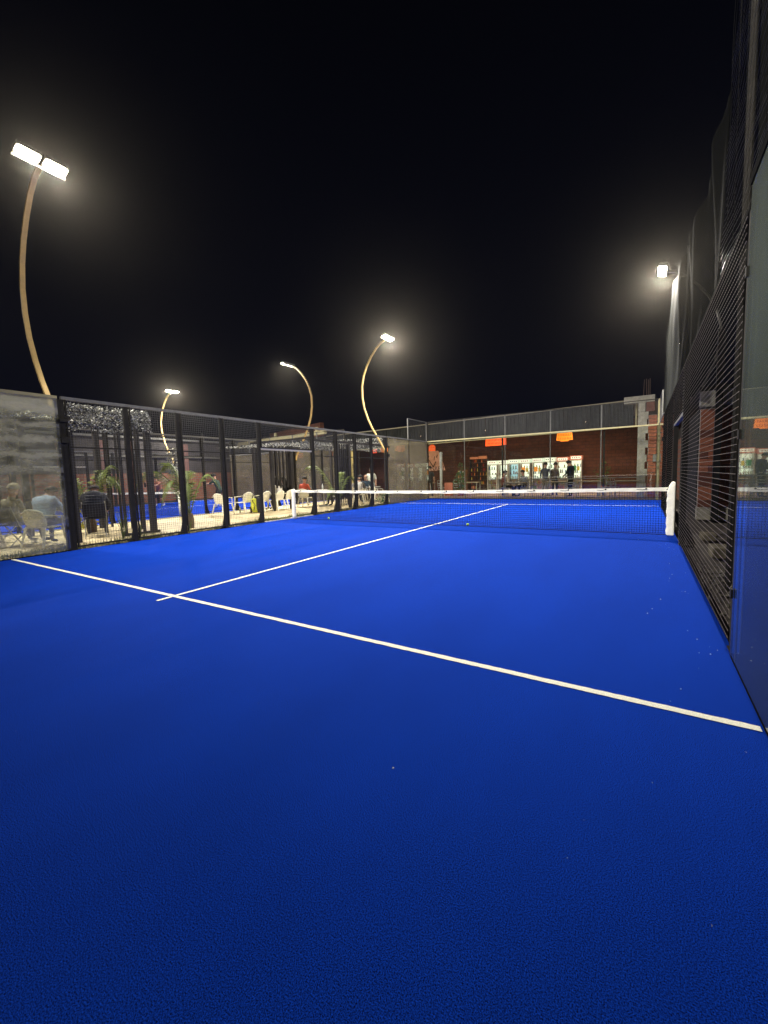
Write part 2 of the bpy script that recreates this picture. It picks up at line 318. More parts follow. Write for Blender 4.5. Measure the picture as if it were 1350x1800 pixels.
# ------------------------------------------------------------------ fences and glass walls
def wire_mesh_data(name, y0, y1, z0, z1, s=.05, r=.0034, wm=None):
    mb = MB(); nz = int((z1-z0)/s); ny = int((y1-y0)/s)
    for i in range(nz+1):
        z = z0+(z1-z0)*i/nz; mb.box(-r/2, r/2, y0, y1, z-r/2, z+r/2)
    q = r*.62 if wm else r
    for i in range(1, ny):
        y = y0+(y1-y0)*i/ny; mb.box(-q/2-.0015, q/2-.0015, y-q/2, y+q/2, z0, z1, 1)
    return mb.mesh(name, [wm or M_WIRE, M_BLACK if wm else M_WIRE])  # with wm, bright rows and black uprights stand for lamplight from above
def fence(x, oy, label, ys, H, sgn, open_=True, flare=True, frames=True, wm=None):
    """posts along y; sgn=+1: outside is +x"""
    t = thing('mesh_fence', label, 'fence', (x, oy, 0))
    cache = {}
    post = MB(); w = .040
    post.box(-w, w, -w, w, 0, H)
    post.v = [tuple(v) for v in post.v]
    if flare:
        post.bar((sgn*.02, 0, .35), (sgn*.14, 0, 0), .012, .10); post.box(-.045, .16, -.09, .09, -.03, .012) if sgn > 0 else post.box(-.16, .045, -.09, .09, -.03, .012)
    pm = post.mesh('post', M_STEEL)
    for y in ys: put('post', pm, t, (sgn*.06, y, 0))
    rails = MB(); rails.box(-.035, .035, ys[0], ys[-1], H+.001, H+(.03 if wm else .06)); rails.build('top_rail', M_BLACK if wm else M_RAIL, t, (sgn*.05, 0, 0))
    for a, b in zip(ys[:-1], ys[1:]):
        op = open_ and abs((a+b)/2) < .3
        z0 = 2.2 if op else .05
        key = (round(b-a,3), z0)
        if key not in cache:
            L = b-a-.1; cache[key] = (wire_mesh_data('wire_mesh', .05, .05+L, z0+.03, H-.02, wm=wm),
                MB().box(-.016,.016,.05,.075,z0,H-.002).box(-.016,.016,.025+L,.05+L,z0,H-.002).box(-.015,.015,.076,.024+L,z0,z0+.03).box(-.015,.015,.076,.024+L,2.01 if not op else H-.06,2.035 if not op else H-.03).mesh('panel_frame', M_STEEL))
        put('wire_mesh', cache[key][0], t, (sgn*.012, a, 0), kind='stuff')
        if frames: put('panel_frame', cache[key][1], t, (sgn*.018, a, 0))
        if not op: continue
        MB().box(-.03,.03,a+.051,b-.051,z0-.055,z0-.001).build('lintel', M_RAIL if sgn > 0 else mat('pale_lintel', (.46,.43,.36), .6), t, (sgn*.05, 0, 0))
    return t
YS = [-5.96,-4.78,-3.61,-2.41,-1.15,1.15,2.41,3.6,4.75,5.96]
fence(0, 0, 'long dark mesh fence on the left side of the near blue court', YS, 2.93, -1)
fence(10, 0, 'dark mesh fence along the right side of the near court, beside the brick building', [-5.9,-1.15,1.15,3.6,5.96], 2.93, 1, frames=False, wm=M_WIRE_GLINT)
YS2 = [-5.96,-4.78,-3.61,-2.41,-1.15,.96,2.41,3.6,4.75,5.96]
fence(-5, -.6, 'mesh fence between the tiled walkway and the far blue court', YS2, 2.93, 1)
fence(-15, -.6, 'mesh fence on the outer side of the far blue court', YS, 2.93, -1)

def glass_wall(name_label, x, oy, segs, H, sgn, gm, frame_m=M_STEEL, postw=.06, upper=None, rail_m=None, endpost=True):
    t = thing('glass_wall', name_label, 'glass wall', (x, oy, 0))
    for a, b in segs:
        mb = MB(); mb.box(-.006, .006, a+.006, b-.006, .03, H); mb.build('glass_panel', gm, t, (sgn*.01, 0, 0))
        # clamps
        c = MB()
        for zz in (.45, 1.5, 2.5): c.box(-.012, .0, b-.05, b-.008, zz-.03, zz+.03)
        c.build('clamp', M_STEEL, t, (-sgn*.0, 0, 0))
        if endpost or b < segs[-1][1]: MB().box(-postw/2, postw/2, b-.05, b+.05, 0, H).build('post', frame_m, t, (sgn*(postw/2+.02), 0, 0))
    a0, b1 = segs[0][0], segs[-1][1]
    MB().box(-.035, .035, a0, b1, H+.001, H+.055).build('top_rail', rail_m or M_RAIL, t, (sgn*.03, 0, 0))
    MB().box(-.012, .03, a0, b1, 0, .014).build('bottom_rail', M_BLACK, t, (sgn*.02, 0, 0))
    if upper:
        ua, ub, uh = upper
        put('wire_mesh', wire_mesh_data('wire_mesh', ua+.03, ub-.03, H+.06, uh), t, (sgn*.03,0,0), kind='stuff')
        u = MB(); u.box(-.02,.02,ua,ua+.04,H+.056,uh+.03).box(-.02,.02,ub-.04,ub,H+.056,uh+.03).box(-.02,.02,ua+.041,ub-.041,uh+.002,uh+.03)
        u.build('upper_frame', M_BLACK if gm == M_GRIGHT else M_RAIL, t, (sgn*.03,0,0))
    return t
glass_wall('dirty streaked glass wall at the left edge, near the camera', 0, 0, [(-10,-8.02),(-8,-6.03)], 2.93, -1, M_GDIRT, rail_m=M_CREAM)
glass_wall('dusty glass wall on the left of the court, at its far corner', 0, 0, [(6.03,8),(8.02,10)], 2.93, -1, M_GDIRT2, upper=(7.93,9.95,3.93))
glass_wall('green tinted glass wall at the right edge, nearest the camera', 10, 0, [(-10,-8.02),(-8,-6.0)], 3.02, 1, M_GRIGHT, endpost=False, rail_m=M_BLACK)
glass_wall('glass wall on the right of the court, at its far corner', 10, 0, [(6.03,8),(8.02,9.9)], 2.93, 1, M_GCLEAN, upper=(7.93,9.9,3.93))
glass_wall('glass wall beyond the walkway, near end of the far court', -5, -.6, [(-10,-8.02),(-8,-6.03)], 2.93, 1, M_GDIRT2)
glass_wall('glass wall beyond the walkway, distant end of the far court', -5, -.6, [(6.03,8),(8.02,10)], 2.93, 1, M_GDIRT2)
def back_wall(label, x0, y, gm, H=2.93, cream=True):
    t = thing('glass_wall', label, 'glass wall', (x0, y, 0))
    for i in range(5):
        a = i*2+.006; b = (i+1)*2-.006
        MB().box(a, b, -.006, .006, .03, H-.001).build('glass_panel', gm, t)
        if i < 4: MB().box(-.018, .018, .012, .05, .03, H-.002).build('seam_post', M_SEAM, t, ((i+1)*2, 0, 0))
    MB().box(0, 10, -.03, .03, H, H+.055).build('top_beam', M_CREAM if cream else M_RAIL, t)
    MB().box(0, 10, -.03, .03, 0, .028).build('bottom_rail', M_STEEL, t)
    w = MB()
    n = int(9.9/.05); r = .0035
    for i in range(n+1): w.box(.05+i*.05-r/2, .05+i*.05+r/2, -r/2, r/2, H+.056, H+1.0)
    for i in range(20): w.box(.03, 9.97, -r/2-.002, r/2-.002, H+.08+i*.05-r/2, H+.08+i*.05+r/2)
    w.build('wire_mesh', M_WIRE, t, kind='stuff')
    MB().box(0.03, 9.97, -.02, .02, H+1.001, H+1.03).build('upper_rail', M_STEEL, t)
    for i in range(1,5): MB().box(-.02,.02,-.02,.02,H+.056,H+1.0).build('upper_post', M_RAIL, t, (i*2,.03,0))
    MB().box(-.08,-.005,.04,.12,0,H+1.03).build('corner_post', M_STEEL, t); MB().box(9.95,10.04,.04,.12,0,H+1.03).build('corner_post', M_CREAM if cream else M_STEEL, t)
    return t
back_wall('clear glass wall with cream top beam across the far end of the near court', 0, 10.0, M_GCLEAN)
back_wall('dusty glass wall across the distant end of the far court', -15, 9.4, M_GDIRT2, cream=False)

# ------------------------------------------------------------------ nets
def tennis_net(label, x0, y, H=.91, right_pad=True):
    t = thing('padel_net', label, 'net', (x0, y, 0))
    mb = MB(); r = .0042; L = 9.9
    def top(x): return H - .04*math.sin(PI*x/L)
    n = int(L/.045)
    for i in range(n+1):
        x = .05+ (L-.1)*i/n; mb.box(x-r/2, x+r/2, -r/2, r/2, .02, top(x)-.03)
    for k in range(19):
        f = k/18
        for i in range(12):
            xa = L*i/12; xb = L*(i+1)/12; za = .03+f*(top(xa)-.08); zb = .03+f*(top(xb)-.08)
            mb.bar((xa,.0035,za),(xb,.0035,zb), r, r)
    mb.build('net_mesh', M_BLACK, t, kind='stuff')
    band = MB(); N = 120
    k0 = 0
    for i in range(N+1):
        x = .05+(L-.1)*i/N; z = top(x); w = .004*math.sin(i*1.7)+.003*math.sin(i*.63); hgt = .078+.004*math.sin(i*.9)
        band.v += [(x,-.014+w,z-hgt+.01),(x,.014+w,z-hgt+.01),(x,.016+w,z+.002),(x,-.016+w,z+.002)]
        if i:
            a = (i-1)*4; b = i*4
            for j in range(4): band.f.append((a+j,a+(j+1)%4,b+(j+1)%4,b+j)); band.mi.append(0)
    band.build('white_band', M_WHITE, t, smooth=False)
    for i in range(14):
        x = .4+i*.70; z = top(x)
        k = MB(); k.ball((x,-.02,z-.016), .016, 8); k.tube([(x,-.022,z-.02),(x-.06,-.022,z-.035),(x-.16,-.02,z-.028)], .004, 5); k.build('tie', M_BLACK, t)
    MB().bar((0.02,0,.004),(L-.02,0,.004),.05,.006).build('bottom_tape', M_BLACK, t)
    # left wrapped post
    p = MB(); zs = [0,.1,.25,.4,.55,.7,.82,.9,.935]
    p.tube([(.06+.004*math.sin(i*2.1),.004*math.cos(i*1.3),z) for i, z in enumerate(zs)], [.068,.064,.066,.062,.066,.062,.066,.066,.05], 10)
    p.build('wrapped_post', M_WHITE, t, smooth=True)
    if right_pad:
        q = MB(); prof = []
        for i in range(15):
            f = i/14; z = 1.02*f
            prof.append((z, .105+.006*math.sin(i*2.3) if f < .8 else .105*math.cos((f-.8)/.2*1.2)+.0))
        k = 0
        for i, (z, w) in enumerate(prof):
            y0 = -.12; 
            q.v += [(9.98-w*1.15, -.10,z),(9.98,-.13,z),(9.98,.13,z),(9.98-w*1.15,.10,z)]
            if i:
                a = (i-1)*4; b = i*4
                for j in range(4): q.f.append((a+j,a+(j+1)%4,b+(j+1)%4,b+j)); q.mi.append(0)
        e = (len(prof)-1)*4; q.f += [(e,e+1,e+2,e+3),(3,2,1,0)]; q.mi += [0,0]
        q.build('post_pad', M_WHITE, t, (-.02,0,0), bevel=.02)
        MB().bar((9.83,-.01,.86),(9.92,-.01,.99),.014).build('pad_strap', M_BLACK, t)
    else:
        MB().tube([(9.86,0,0),(9.86,0,.93)], .065, 10).build('wrapped_post', M_WHITE, t, smooth=True)
    return t
tennis_net('black net with white top band across the near blue court', .05, 0)
tennis_net('black net with white band across the far court beyond the walkway', -14.95, -.6, right_pad=False)
def ball(x, y, label):
    o = MB().ball((0,0,0), .033, 14, 0).build('padel_ball', mat('ball_felt', (.55,.75,.12), .9, bump=.6, bscale=200), None, (x, y, .033), smooth=True)
    tag(o, label, 'ball', 'balls lying by the net')
ball(1.34, .21, 'yellow green ball behind the net, near its left post'); ball(5.86, .08, 'yellow green ball behind the net, right of the centre line')

# ------------------------------------------------------------------ flood lamps on curved poles
PATH = [(2.15,.10),(2.35,.16),(2.7,.36),(3.05,.58),(3.4,.80),(3.8,1.0),(4.3,1.19),(4.8,1.28),(5.3,1.28),(5.75,1.17),(6.15,.98),(6.5,.74),(6.8,.47),(7.0,.20),(7.08,-.02)]
def flood_lamp(x, y, sgn, label, power=1.0, tilt=15, aim=None, spread=160, hs=1.0):
    """sgn: outward direction of the bow along x"""
    t = thing('flood_lamp', label, 'floodlight', (x, y, 0), 0, 'floodlights on bowed poles')
    mb = MB(); 
    for (z0,o0),(z1,o1) in zip(PATH[:-1], PATH[1:]):
        pass
    w = .042
    for i, (z, o) in enumerate(PATH):
        a = PATH[max(i-1,0)]; b = PATH[min(i+1,len(PATH)-1)]
        d = Vector((sgn*(b[1]-a[1]), 0, b[0]-a[0])).normalized(); nrm = Vector((d.z,0,-d.x))
        p = Vector((sgn*o,0,z if z < 2.5 else 2.5+(z-2.5)*(7.08*hs-2.5)/4.58)); nz = 0
        for sx, sy in ((-1,-1),(1,-1),(1,1),(-1,1)): mb.v.append(tuple(p+nrm*sx*w*.55+Vector((0,1,0))*sy*w))
        if i:
            k = (i-1)*4; l = i*4
            for j in range(4): mb.f.append((k+j,k+(j+1)%4,l+(j+1)%4,l+j)); mb.mi.append(0)
    mb.f += [(3,2,1,0), tuple(len(mb.v)-4+j for j in range(4))]; mb.mi += [0,0]
    mb.build('pole', M_POLE if x < 9 else mat('dimmed_pole', (.16,.15,.13), .6), t)  # right-hand poles: dimming by the shade net put into the colour
    for za, zb in ((2.1,2.22),(2.5,2.56)): MB().box(-.065,.065,-.07,.07,za,zb).build('bracket', M_STEEL, t, (sgn*.035,0,0))
    MB().box(-.02,.02,-.40,.40,-.025,.025).build('crossbar', M_HEAD, t, (-sgn*.02,0,7.085*hs))
    MB().tube([(sgn*(PATH[k][1]+.06),.05,2.5+(PATH[k][0]-2.5)*(7.08*hs-2.5)/4.58) for k in (10,11,12,13,14)], .008, 5).build('cable', M_BLACK, t)
    T = math.radians(tilt)
    for s in (-1, 1):
        c = Vector((-sgn*.15, s*.205, 7.13*hs))
        h = MB().box(-.11,.11,-.185,.185,0,.05)
        for k in range(7): h.box(-.10,.10,-.165+k*.055-.005,-.165+k*.055+.005,.0501,.08)
        ho = h.build('lamp_head', M_HEAD, t, tuple(c)); ho.rotation_euler = (0, -sgn*T*-1, 0)
        ho.rotation_euler = (0, sgn*-T, 0) if False else (0, sgn*T, 0)
        lens = MB(); lens.v = [(-.10,-.13,-.004),(-.10,.13,-.004),(-.085,.158,-.004),(-.055,.172,-.004),(.055,.172,-.004),(.085,.158,-.004),(.10,.13,-.004),(.10,-.13,-.004),(.085,-.158,-.004),(.055,-.172,-.004),(-.055,-.172,-.004),(-.085,-.158,-.004)]; lens.f = [tuple(range(12))]; lens.mi = [0]; lo = lens.build('lens', M_LENS, ho)
        ld = bpy.data.lights.new('flood_light', 'AREA'); ld.shape = 'RECTANGLE'; ld.size = .2; ld.size_y = .34; ld.energy = LAMP_W/2*power; ld.color = (1,.94,.83)
        ld.spread = math.radians(spread)
        l_ = bpy.data.objects.new('flood_light', ld); col.objects.link(l_); l_.parent = ho; l_.location = (0,0,-.02)
        if aim:
            dirv = Vector(aim) - (Vector((x,y,0))+c); q = dirv.to_track_quat('-Z','Y').to_matrix()
            l_.rotation_euler = (Matrix.Rotation(sgn*T,3,'Y').inverted() @ q).to_euler(); l_.location = (0,0,-.20)
    return t
flood_lamp(0, -5.96, -1, 'bowed cream pole with two glowing lamp panels, nearest, at the left edge', .68, aim=(6.0,.5,0), spread=128)
flood_lamp(10.13, -8.3, 1, 'floodlight above the green glass, standing just outside the top right of the photo', .24, aim=(5.5,1.0,0), spread=110)
flood_lamp(0, 6.05, -1, 'lit floodlight on a bowed pole above the far left corner of the near court', .85, aim=(3,4,0))
flood_lamp(10, 5.9, 1, 'lit floodlight on the right, showing beside the tall lamp-lit shade net', .85, aim=(7,4,0))
flood_lamp(-15, 5.4, -1, 'smallest lit floodlight, low on the left beyond the far court', hs=.945)
flood_lamp(-5, 5.4, 1, 'lit floodlight whose pole bows to the right, second from the centre', 1.2, tilt=2, hs=.945)
flood_lamp(-5, -6.6, 1, 'floodlight of the far court standing just outside the left edge of the photo', 1.2)

# ------------------------------------------------------------------ tall shade nets on the right
def shade(name, label, y0, y1, topf, m_, x, z0=0.0, n=80, k=26, amp=.05):
    mb = MB()
    for i in range(n+1):
        y = y0+(y1-y0)*i/n; tz = topf(y)
        for j in range(k+1):
            z = z0+(tz-z0)*j/k
            mb.v.append((x+amp*math.sin(y*2.3+math.sin(z*.7)*1.2)+.4*amp*math.sin(y*6.1+z*.8)+.02*math.sin(z*2), y, z))
    for i in range(n):
        for j in range(k):
            a = i*(k+1)+j; mb.f.append((a,a+k+1,a+k+2,a+1)); mb.mi.append(0)
    o = mb.build(name, m_, None, smooth=True); tag(o, label, 'shade net')
    sm = o.modifiers.new('thick', 'SOLIDIFY'); sm.thickness = .004
    return o
def interp(tab):
    def f(y):
        for (a,za),(b,zb) in zip(tab[:-1],tab[1:]):
            if y <= b: return za+(zb-za)*max(0,min(1,(y-a)/(b-a)))
        return tab[-1][1]
    return f
shade('shade_net', 'windbreak net with lamplight put in as paler grey, behind the right fence', 2.4, 10.0, interp([(2.4,5.9),(4,6.3),(6,6.6),(8.3,6.1),(10,5.2)]), M_SHADE_LIT, 10.14, 3.02, amp=.04)
shade('shade_net', 'low black shade net hung behind the middle of the right fence', -3.9, 2.3, interp([(-3.9,5.0),(0,5.4),(2.3,5.9)]), M_SHADE, 10.16, 3.15, amp=.05)
shade('shade_net', 'tallest dark shade net on the right, reaching out of the top of the photo', -8.5, -4.35, interp([(-8.5,7.6),(-4.35,7.4)]), M_SHADE3, 10.24, 3.15, amp=.04)
# knotted ball-stop netting above the right glass, sagging towards the camera
t = thing('ball_stop_net', 'black ball stop netting hung above the green glass at the upper right', 'netting', (10.06, 0, 0))
mb = MB()
for i in range(62):
    z = 3.12+i*.055; ye = -4.25-.42*((z-3)/2.2)**.8
    pts = [(0.012*math.sin(z*9+k), ye+(-8.8-ye)*k/16, z-.10*math.sin(PI*k/16)*(1+.3*math.sin(i*1.3))) for k in range(17)]
    mb.tube(pts, .0011, 4, 0, False)
mb.build('cord_row', M_WIRE, t, kind='stuff')
mb = MB()
for i in range(82):
    y = -4.4-i*.055; pts = [(.004+.012*math.sin(k*.7+i), y-.42*(k/12)**.8*.6, 3.12+3.35*k/12) for k in range(13)]
    mb.tube(pts, .0011, 4, 0, False)
mb.build('cord_column', M_BLACK, t, kind='stuff')
for (y, lab) in ((-4.1,'dark post holding the tallest shade net above the right fence'),(2.35,'thin dark post where the lamp-lit and black shade nets meet')):
    o = MB().tube([(10.26,y,0),(10.26,y,6.2)], .035, 8).build('net_post', M_STEEL); tag(o, lab, 'post')

# ------------------------------------------------------------------ restaurant terrace at the far end
b = thing('restaurant_building', 'brown brick restaurant with corrugated canopy, behind the far glass wall', 'building', (0, 13, 0))
def fz(x, lo): return (3.12+.012*x) if lo else (4.22+.0165*x)
sheet_me = MB()
for i in range(5):
    a = i*.2; sheet_me.quad((a,0,0),(a+.14,0,0),(a+.14,0,1),(a,0,1)); sheet_me.quad((a+.14,0,0),(a+.155,-.03,0),(a+.155,-.03,1),(a+.14,0,1))
    sheet_me.quad((a+.155,-.03,0),(a+.185,-.03,0),(a+.185,-.03,1),(a+.155,-.03,1)); sheet_me.quad((a+.185,-.03,0),(a+.2,0,0),(a+.2,0,1),(a+.185,-.03,1))
sheet_me = sheet_me.mesh('metal_sheet', M_CORR)
for i in range(20):
    x = -10.9+i*1.0; o = put('metal_sheet', sheet_me, b, (x, .01*(i % 2), fz(x+.5,1))); o.scale = (.995, 1, fz(x+.5,0)-fz(x+.5,1))
mb = MB(); mb.bar((-11,-.04,fz(-11,0)+.03),(9.15,-.04,fz(9.15,0)+.03),.06,.055); mb.build('top_trim', mat('dim_cream', (.34,.30,.20), .6), b)
mb = MB(); mb.bar((-11,-.04,fz(-11,1)-.03),(9.15,-.04,fz(9.15,1)-.03),.08,.05); mb.build('bottom_trim', M_CREAM, b)
MB().box(9.16,9.24,-.06,.04,3.2,4.42).build('end_trim', M_CREAM, b)
MB().box(-12,12,5.9,6.1,0,4.2).build('wall', M_BWALLD, b)
MB().box(-12.2,-12,.3,5.88,0,4.2).build('wall', M_BWALLD, b)
MB().box(12.02,12.2,-1,5.88,0,4.2).build('wall', M_BWALLD, b)
mb = MB(); mb.quad((-12,.1,4.05),(12,.1,4.25),(12,6.1,4.35),(-12,6.1,4.1)); mb.quad((-12,.1,4.1),(-12,6.1,4.15),(12,6.1,4.4),(12,.1,4.3)); mb.build('roof', mat('roof_panel', (.10,.08,.07), .7), b)
for x in (-6.6, -2.0, 3.0, 7.9): MB().box(-.04,.04,-.04,.04,0,3.15).build('canopy_post', M_STEEL, b, (x, .12, 0))
M_TUBE = mat('warm_tube', (1,1,1), .3, emit=(1,.70,.42), estr=7)
def ceiling_light(x, y, z, e, label, L=1.2):
    t = thing('ceiling_light', label, 'lamp', (x, y, z), 0, 'lamps under the terrace canopy')
    MB().box(-L/2,L/2,-.05,.05,.03,.07).build('casing', M_HEAD, t)
    MB().tube([(-L/2+.02,0,0),(L/2-.02,0,0)], .018, 8).build('tube', M_TUBE, t)
    ld = bpy.data.lights.new('tube_light', 'AREA'); ld.shape = 'RECTANGLE'; ld.size = L; ld.size_y = .08; ld.energy = e; ld.color = (1,.72,.45)
    l_ = bpy.data.objects.new('tube_light', ld); col.objects.link(l_); l_.parent = t; l_.location = (0,0,-.03)
ceiling_light(6.6, 15.5, 3.85, 150, 'warm tube lamp under the canopy above the right hand tables')
ceiling_light(1.5, 15.5, 3.85, 110, 'warm tube lamp under the canopy above the drinks rack')
ceiling_light(-2.4, 14.2, 3.7, 30, 'tube lamp added under the canopy to brighten the mural board')  # extra tube, put in only to light up the mural
ceiling_light(-5.5, 15.0, 3.75, 45, 'warm tube lamp under the canopy behind the palms')

# fridges
M_FBODY = mat('fridge_shell', (.42,.36,.30), .4)
M_FIN = mat('fridge_light', (.8,.9,.85), .5, emit=(1,1,.78), estr=1.4)
M_FIN2 = mat('fridge_light_blue', (.8,.9,.85), .5, emit=(.55,.9,1), estr=.75)
M_HDR = mat('fridge_header', (.7,.8,.7), .5, emit=(.75,.85,.68), estr=.55)
M_HDR_R = mat('fridge_header_red', (.6,.25,.18), .5, emit=(.8,.22,.12), estr=.35)
PROD = [mat('drink_'+n, c, .35) for n, c in (('red',(.45,.05,.03)),('dark',(.05,.02,.015)),('orange',(.8,.25,.03)),('white',(.8,.8,.75)),('green',(.05,.35,.12)),('blue',(.05,.2,.5)),('yellow',(.7,.6,.1)))]
M_SHELF = mat('white_wire_shelf', (.6,.62,.58), .5)
M_DOORG = glass_mat('fridge_door_glass', .02, tint=(.98,.99,.98))
def fridge(i, x, tall):
    labs = ['leftmost lit drinks fridge on the terrace, next to the dark rack','second lit drinks fridge from the dark rack','bluish lit drinks fridge behind the two seated diners','lit drinks fridge with an orange poster on its door',
            'lit drinks fridge left of the standing couple','lit drinks fridge right behind the standing couple','wide lit drinks fridge left of the man in navy jacket','rightmost lit drinks fridge, partly behind the man in navy jacket']
    t = thing('drinks_fridge', labs[i], 'fridge', (x, 18.2, -.01), 0, 'row of lit drinks fridges')
    w = .33; H = 2.05+tall; r = random.Random(i*7+1)
    c = MB(); c.box(-w,-w+.03,-.3,.3,.05,H-.25).box(w-.03,w,-.3,.3,.05,H-.25).box(-w+.03,w-.03,.27,.3,.05,H-.25).box(-w,w,-.3,.3,0,.05); c.build('cabinet', M_FBODY, t)
    MB().box(-w,w,-.33,.3,H-.249,H).build('header', M_HDR if i not in (6,7) else M_HDR_R, t)
    mb = MB().box(-w+.05,w-.05,-.336,-.3301,H-.20,H-.05,0)
    for k in range(4): mb.box(-w+.1+k*.12,-w+.17+k*.12,-.3395,-.3362,H-.15,H-.10,1)
    mb.build('header_sign', [mat('header_white',(.8,.85,.75),.5,emit=(.9,1,.85),estr=.8), PROD[[0,1,5,0,0,4,0,0][i]]], t)
    MB().box(-w+.031,w-.031,.25,.269,.06,.80).build('lower_back', mat('fridge_lower', (.30,.20,.14), .5, emit=(.5,.32,.2), estr=.25), t)
    MB().box(-w+.031,w-.031,.25,.269,.801,H-.26).build('back_light', M_FIN2 if i == 2 else M_FIN, t)
    for k in range(5):
        z = .12+k*.33
        sh = MB().box(-w+.031,w-.031,-.2,.249,z,z+.015).build('shelf', M_SHELF, t)
        pr = MB(); cc = r.sample(range(7), 2) if k < 3 else r.sample([0,2,3,4,5,6], 2)
        n = 6 if k != 4 else 4
        for j in range(n):
            px = -w+.08+j*(2*w-.16)/(n-1); hh = r.choice((.14,.2,.24)); rr = .033
            mi = cc[0] if j < n/2 else cc[1]
            if r.random() < .85: pr.tube([(px,-.1,z+.016),(px,-.1,z+hh*.7),(px,-.1,z+hh)], [rr,rr,rr*.5], 6, mi)
        pr.build('bottles', PROD, t, kind='stuff')
    MB().box(-w+.02,w-.02,-.325,-.317,.07,H-.27).build('glass_door', M_DOORG, t)
    d = MB().box(-w,-w+.045,-.335,-.326,.06,H-.26).box(w-.045,w,-.335,-.326,.06,H-.26).box(-w+.046,w-.046,-.335,-.326,.06,.13).box(-w+.046,w-.046,-.335,-.326,H-.31,H-.26); d.build('door_frame', M_SHELF, t)
    MB().box(w-.07,w-.05,-.36,-.336,.8,1.2).build('handle', M_STEEL, t)
    if i in (3, 4, 7): MB().box(-.2,.02,-.334,-.3255,1.25,1.55).box(.06,.2,-.334,-.3255,1.25,1.5,1).build('poster', [mat('poster_orange',(.8,.3,.05),.6,emit=(1,.4,.05),estr=.4) if i < 7 else PROD[4], PROD[6]], t)
FX = [.95,1.66,2.37,3.08,3.85,4.58,5.33,6.08]
for i, x in enumerate(FX): fridge(i, x, (0,.0,.02,.02,.04,.05,.04,.10)[i])
# drinks rack
t = thing('drinks_rack', 'dark shelf rack of bottles left of the lit fridges', 'rack', (-.05, 18.2, 0))
MB().box(-.62,-.59,-.2,.2,0,2.2).build('side_panel', M_WOOD, t); MB().box(.56,.59,-.2,.2,0,2.2).build('side_panel', M_WOOD, t); MB().box(-.02,.02,-.2,.2,0,2.2).build('divider', M_WOOD, t)
rr = random.Random(4)
for k in range(7):
    z = .15+k*.3; MB().box(-.589,.559,-.2,.2,z,z+.025).build('shelf', mat('rack_shelf',(.10,.07,.06),.5), t)
    pr = MB()
    for j in range(11):
        px = -.54+j*.105
        if abs(px) > .05 and rr.random() < .8: pr.tube([(px,-.05,z+.026),(px,-.05,z+.16),(px,-.05,z+.24)], [.032,.032,.012], 6, rr.choice((0,1,1,2,6)))
    pr.build('bottles', PROD, t, kind='stuff')
MB().box(-.6,-.05,-.22,-.05,2.21,2.36).box(.02,.56,-.22,-.05,2.21,2.40).build('header', mat('rack_sign',(.5,.22,.12),.6,emit=(.9,.3,.12),estr=.25), t)
tr_ = thing('snack_stand', 'small brown stand of snacks left of the drinks rack', 'stand', (-1.05, 17.6, 0))
MB().box(-.28,.28,-.2,.2,0,1.5).build('body', mat('stand_brown',(.20,.08,.05),.6), tr_)
for k in range(4): MB().box(-.25,.25,-.26,-.201,.3+k*.32,.33+k*.32).build('shelf', M_SHELF, tr_)
pr = MB()
for k in range(4):
    for j in range(6): pr.box(-.23+j*.08,-.17+j*.08,-.25,-.21,.331+k*.32,.47+k*.32,rr.randrange(7))
pr.build('snacks', PROD, tr_, kind='stuff')

# signs
def glyph_sign(name, label, x, y, z, w, h, colr, e, shape=0, seed=1, dark=(.35,.03,.0)):
    t = thing(name, label, 'sign', (x, y, z), 0, 'orange signs hung under the canopy')
    mb = MB()
    if shape == 1:
        pts = [(-w/2,0),(-w/2,h*.55)]+[(-w/2*math.cos(a),h*.55+h*.45*math.sin(a)) for a in [PI*i/10 for i in range(1,10)]]+[(w/2,h*.55),(w/2,0)]
    elif shape == 2: pts = [(-w*.5,h*.12),(-w*.45,h),(w*.45,h),(w*.5,h*.12),(w*.25,h*.12),(w*.25,0),(-w*.25,0),(-w*.25,h*.12)]
    else: pts = [(-w/2,0),(-w/2,h*.96),(-w*.1,h),(w/2,h),(w/2,h*.04),(w*.1,0)]
    n = len(pts); k = len(mb.v)
    mb.v += [(p[0],-.03,p[1]) for p in pts]+[(p[0],.03,p[1]) for p in pts]
    mb.f.append(tuple(range(n))); mb.f.append(tuple(n+i for i in reversed(range(n)))); mb.mi += [0,0]
    for i in range(n): mb.f.append((i,n+i,n+(i+1)%n,(i+1)%n)); mb.mi.append(0)
    mb.build('panel', mat('sign_'+label[:12], colr, .5, emit=colr, estr=e), t)
    r = random.Random(seed); g = MB()
    rows = 2 if h > .3 else 1
    for row in range(rows):
        x0 = -w*.38
        while x0 < w*.36:
            ww = r.uniform(.03,.05); zb = h*(.2+.42*row); hh = h*.25
            g.box(x0,x0+.028,-.036,-.0305,zb,zb+hh)
            if r.random() < .7: zz = zb+hh*r.choice((0,.4,.75)); g.box(x0+.0285,x0+ww+.03,-.036,-.0305,zz,zz+.028)
            x0 += ww+.055
    g.build('lettering', mat('sign_ink'+str(dark[0]), dark, .6), t)
    for s in (-1,1): MB().tube([(s*w*.4,0,h*.9),(s*w*.4,0,h+.6)], .006, 5).build('hanger', M_STEEL, t)
glyph_sign('hanging_sign', 'red orange oblong lit sign above the drinks rack', 1.46, 17.0, 2.98, 1.32, .46, (1,.10,.015), 1.0, 0, 3)
glyph_sign('hanging_sign', 'bright orange stepped lit sign above the rightmost fridges', 5.56, 17.0, 2.98, .9, .50, (1,.26,.02), 1.1, 2, 5, (.6,.1,0))
glyph_sign('hanging_sign', 'round topped orange lit sign above the mural board', -3.05, 17.0, 2.88, .48, .44, (1,.12,.02), .9, 1, 7, (1,.6,.3))
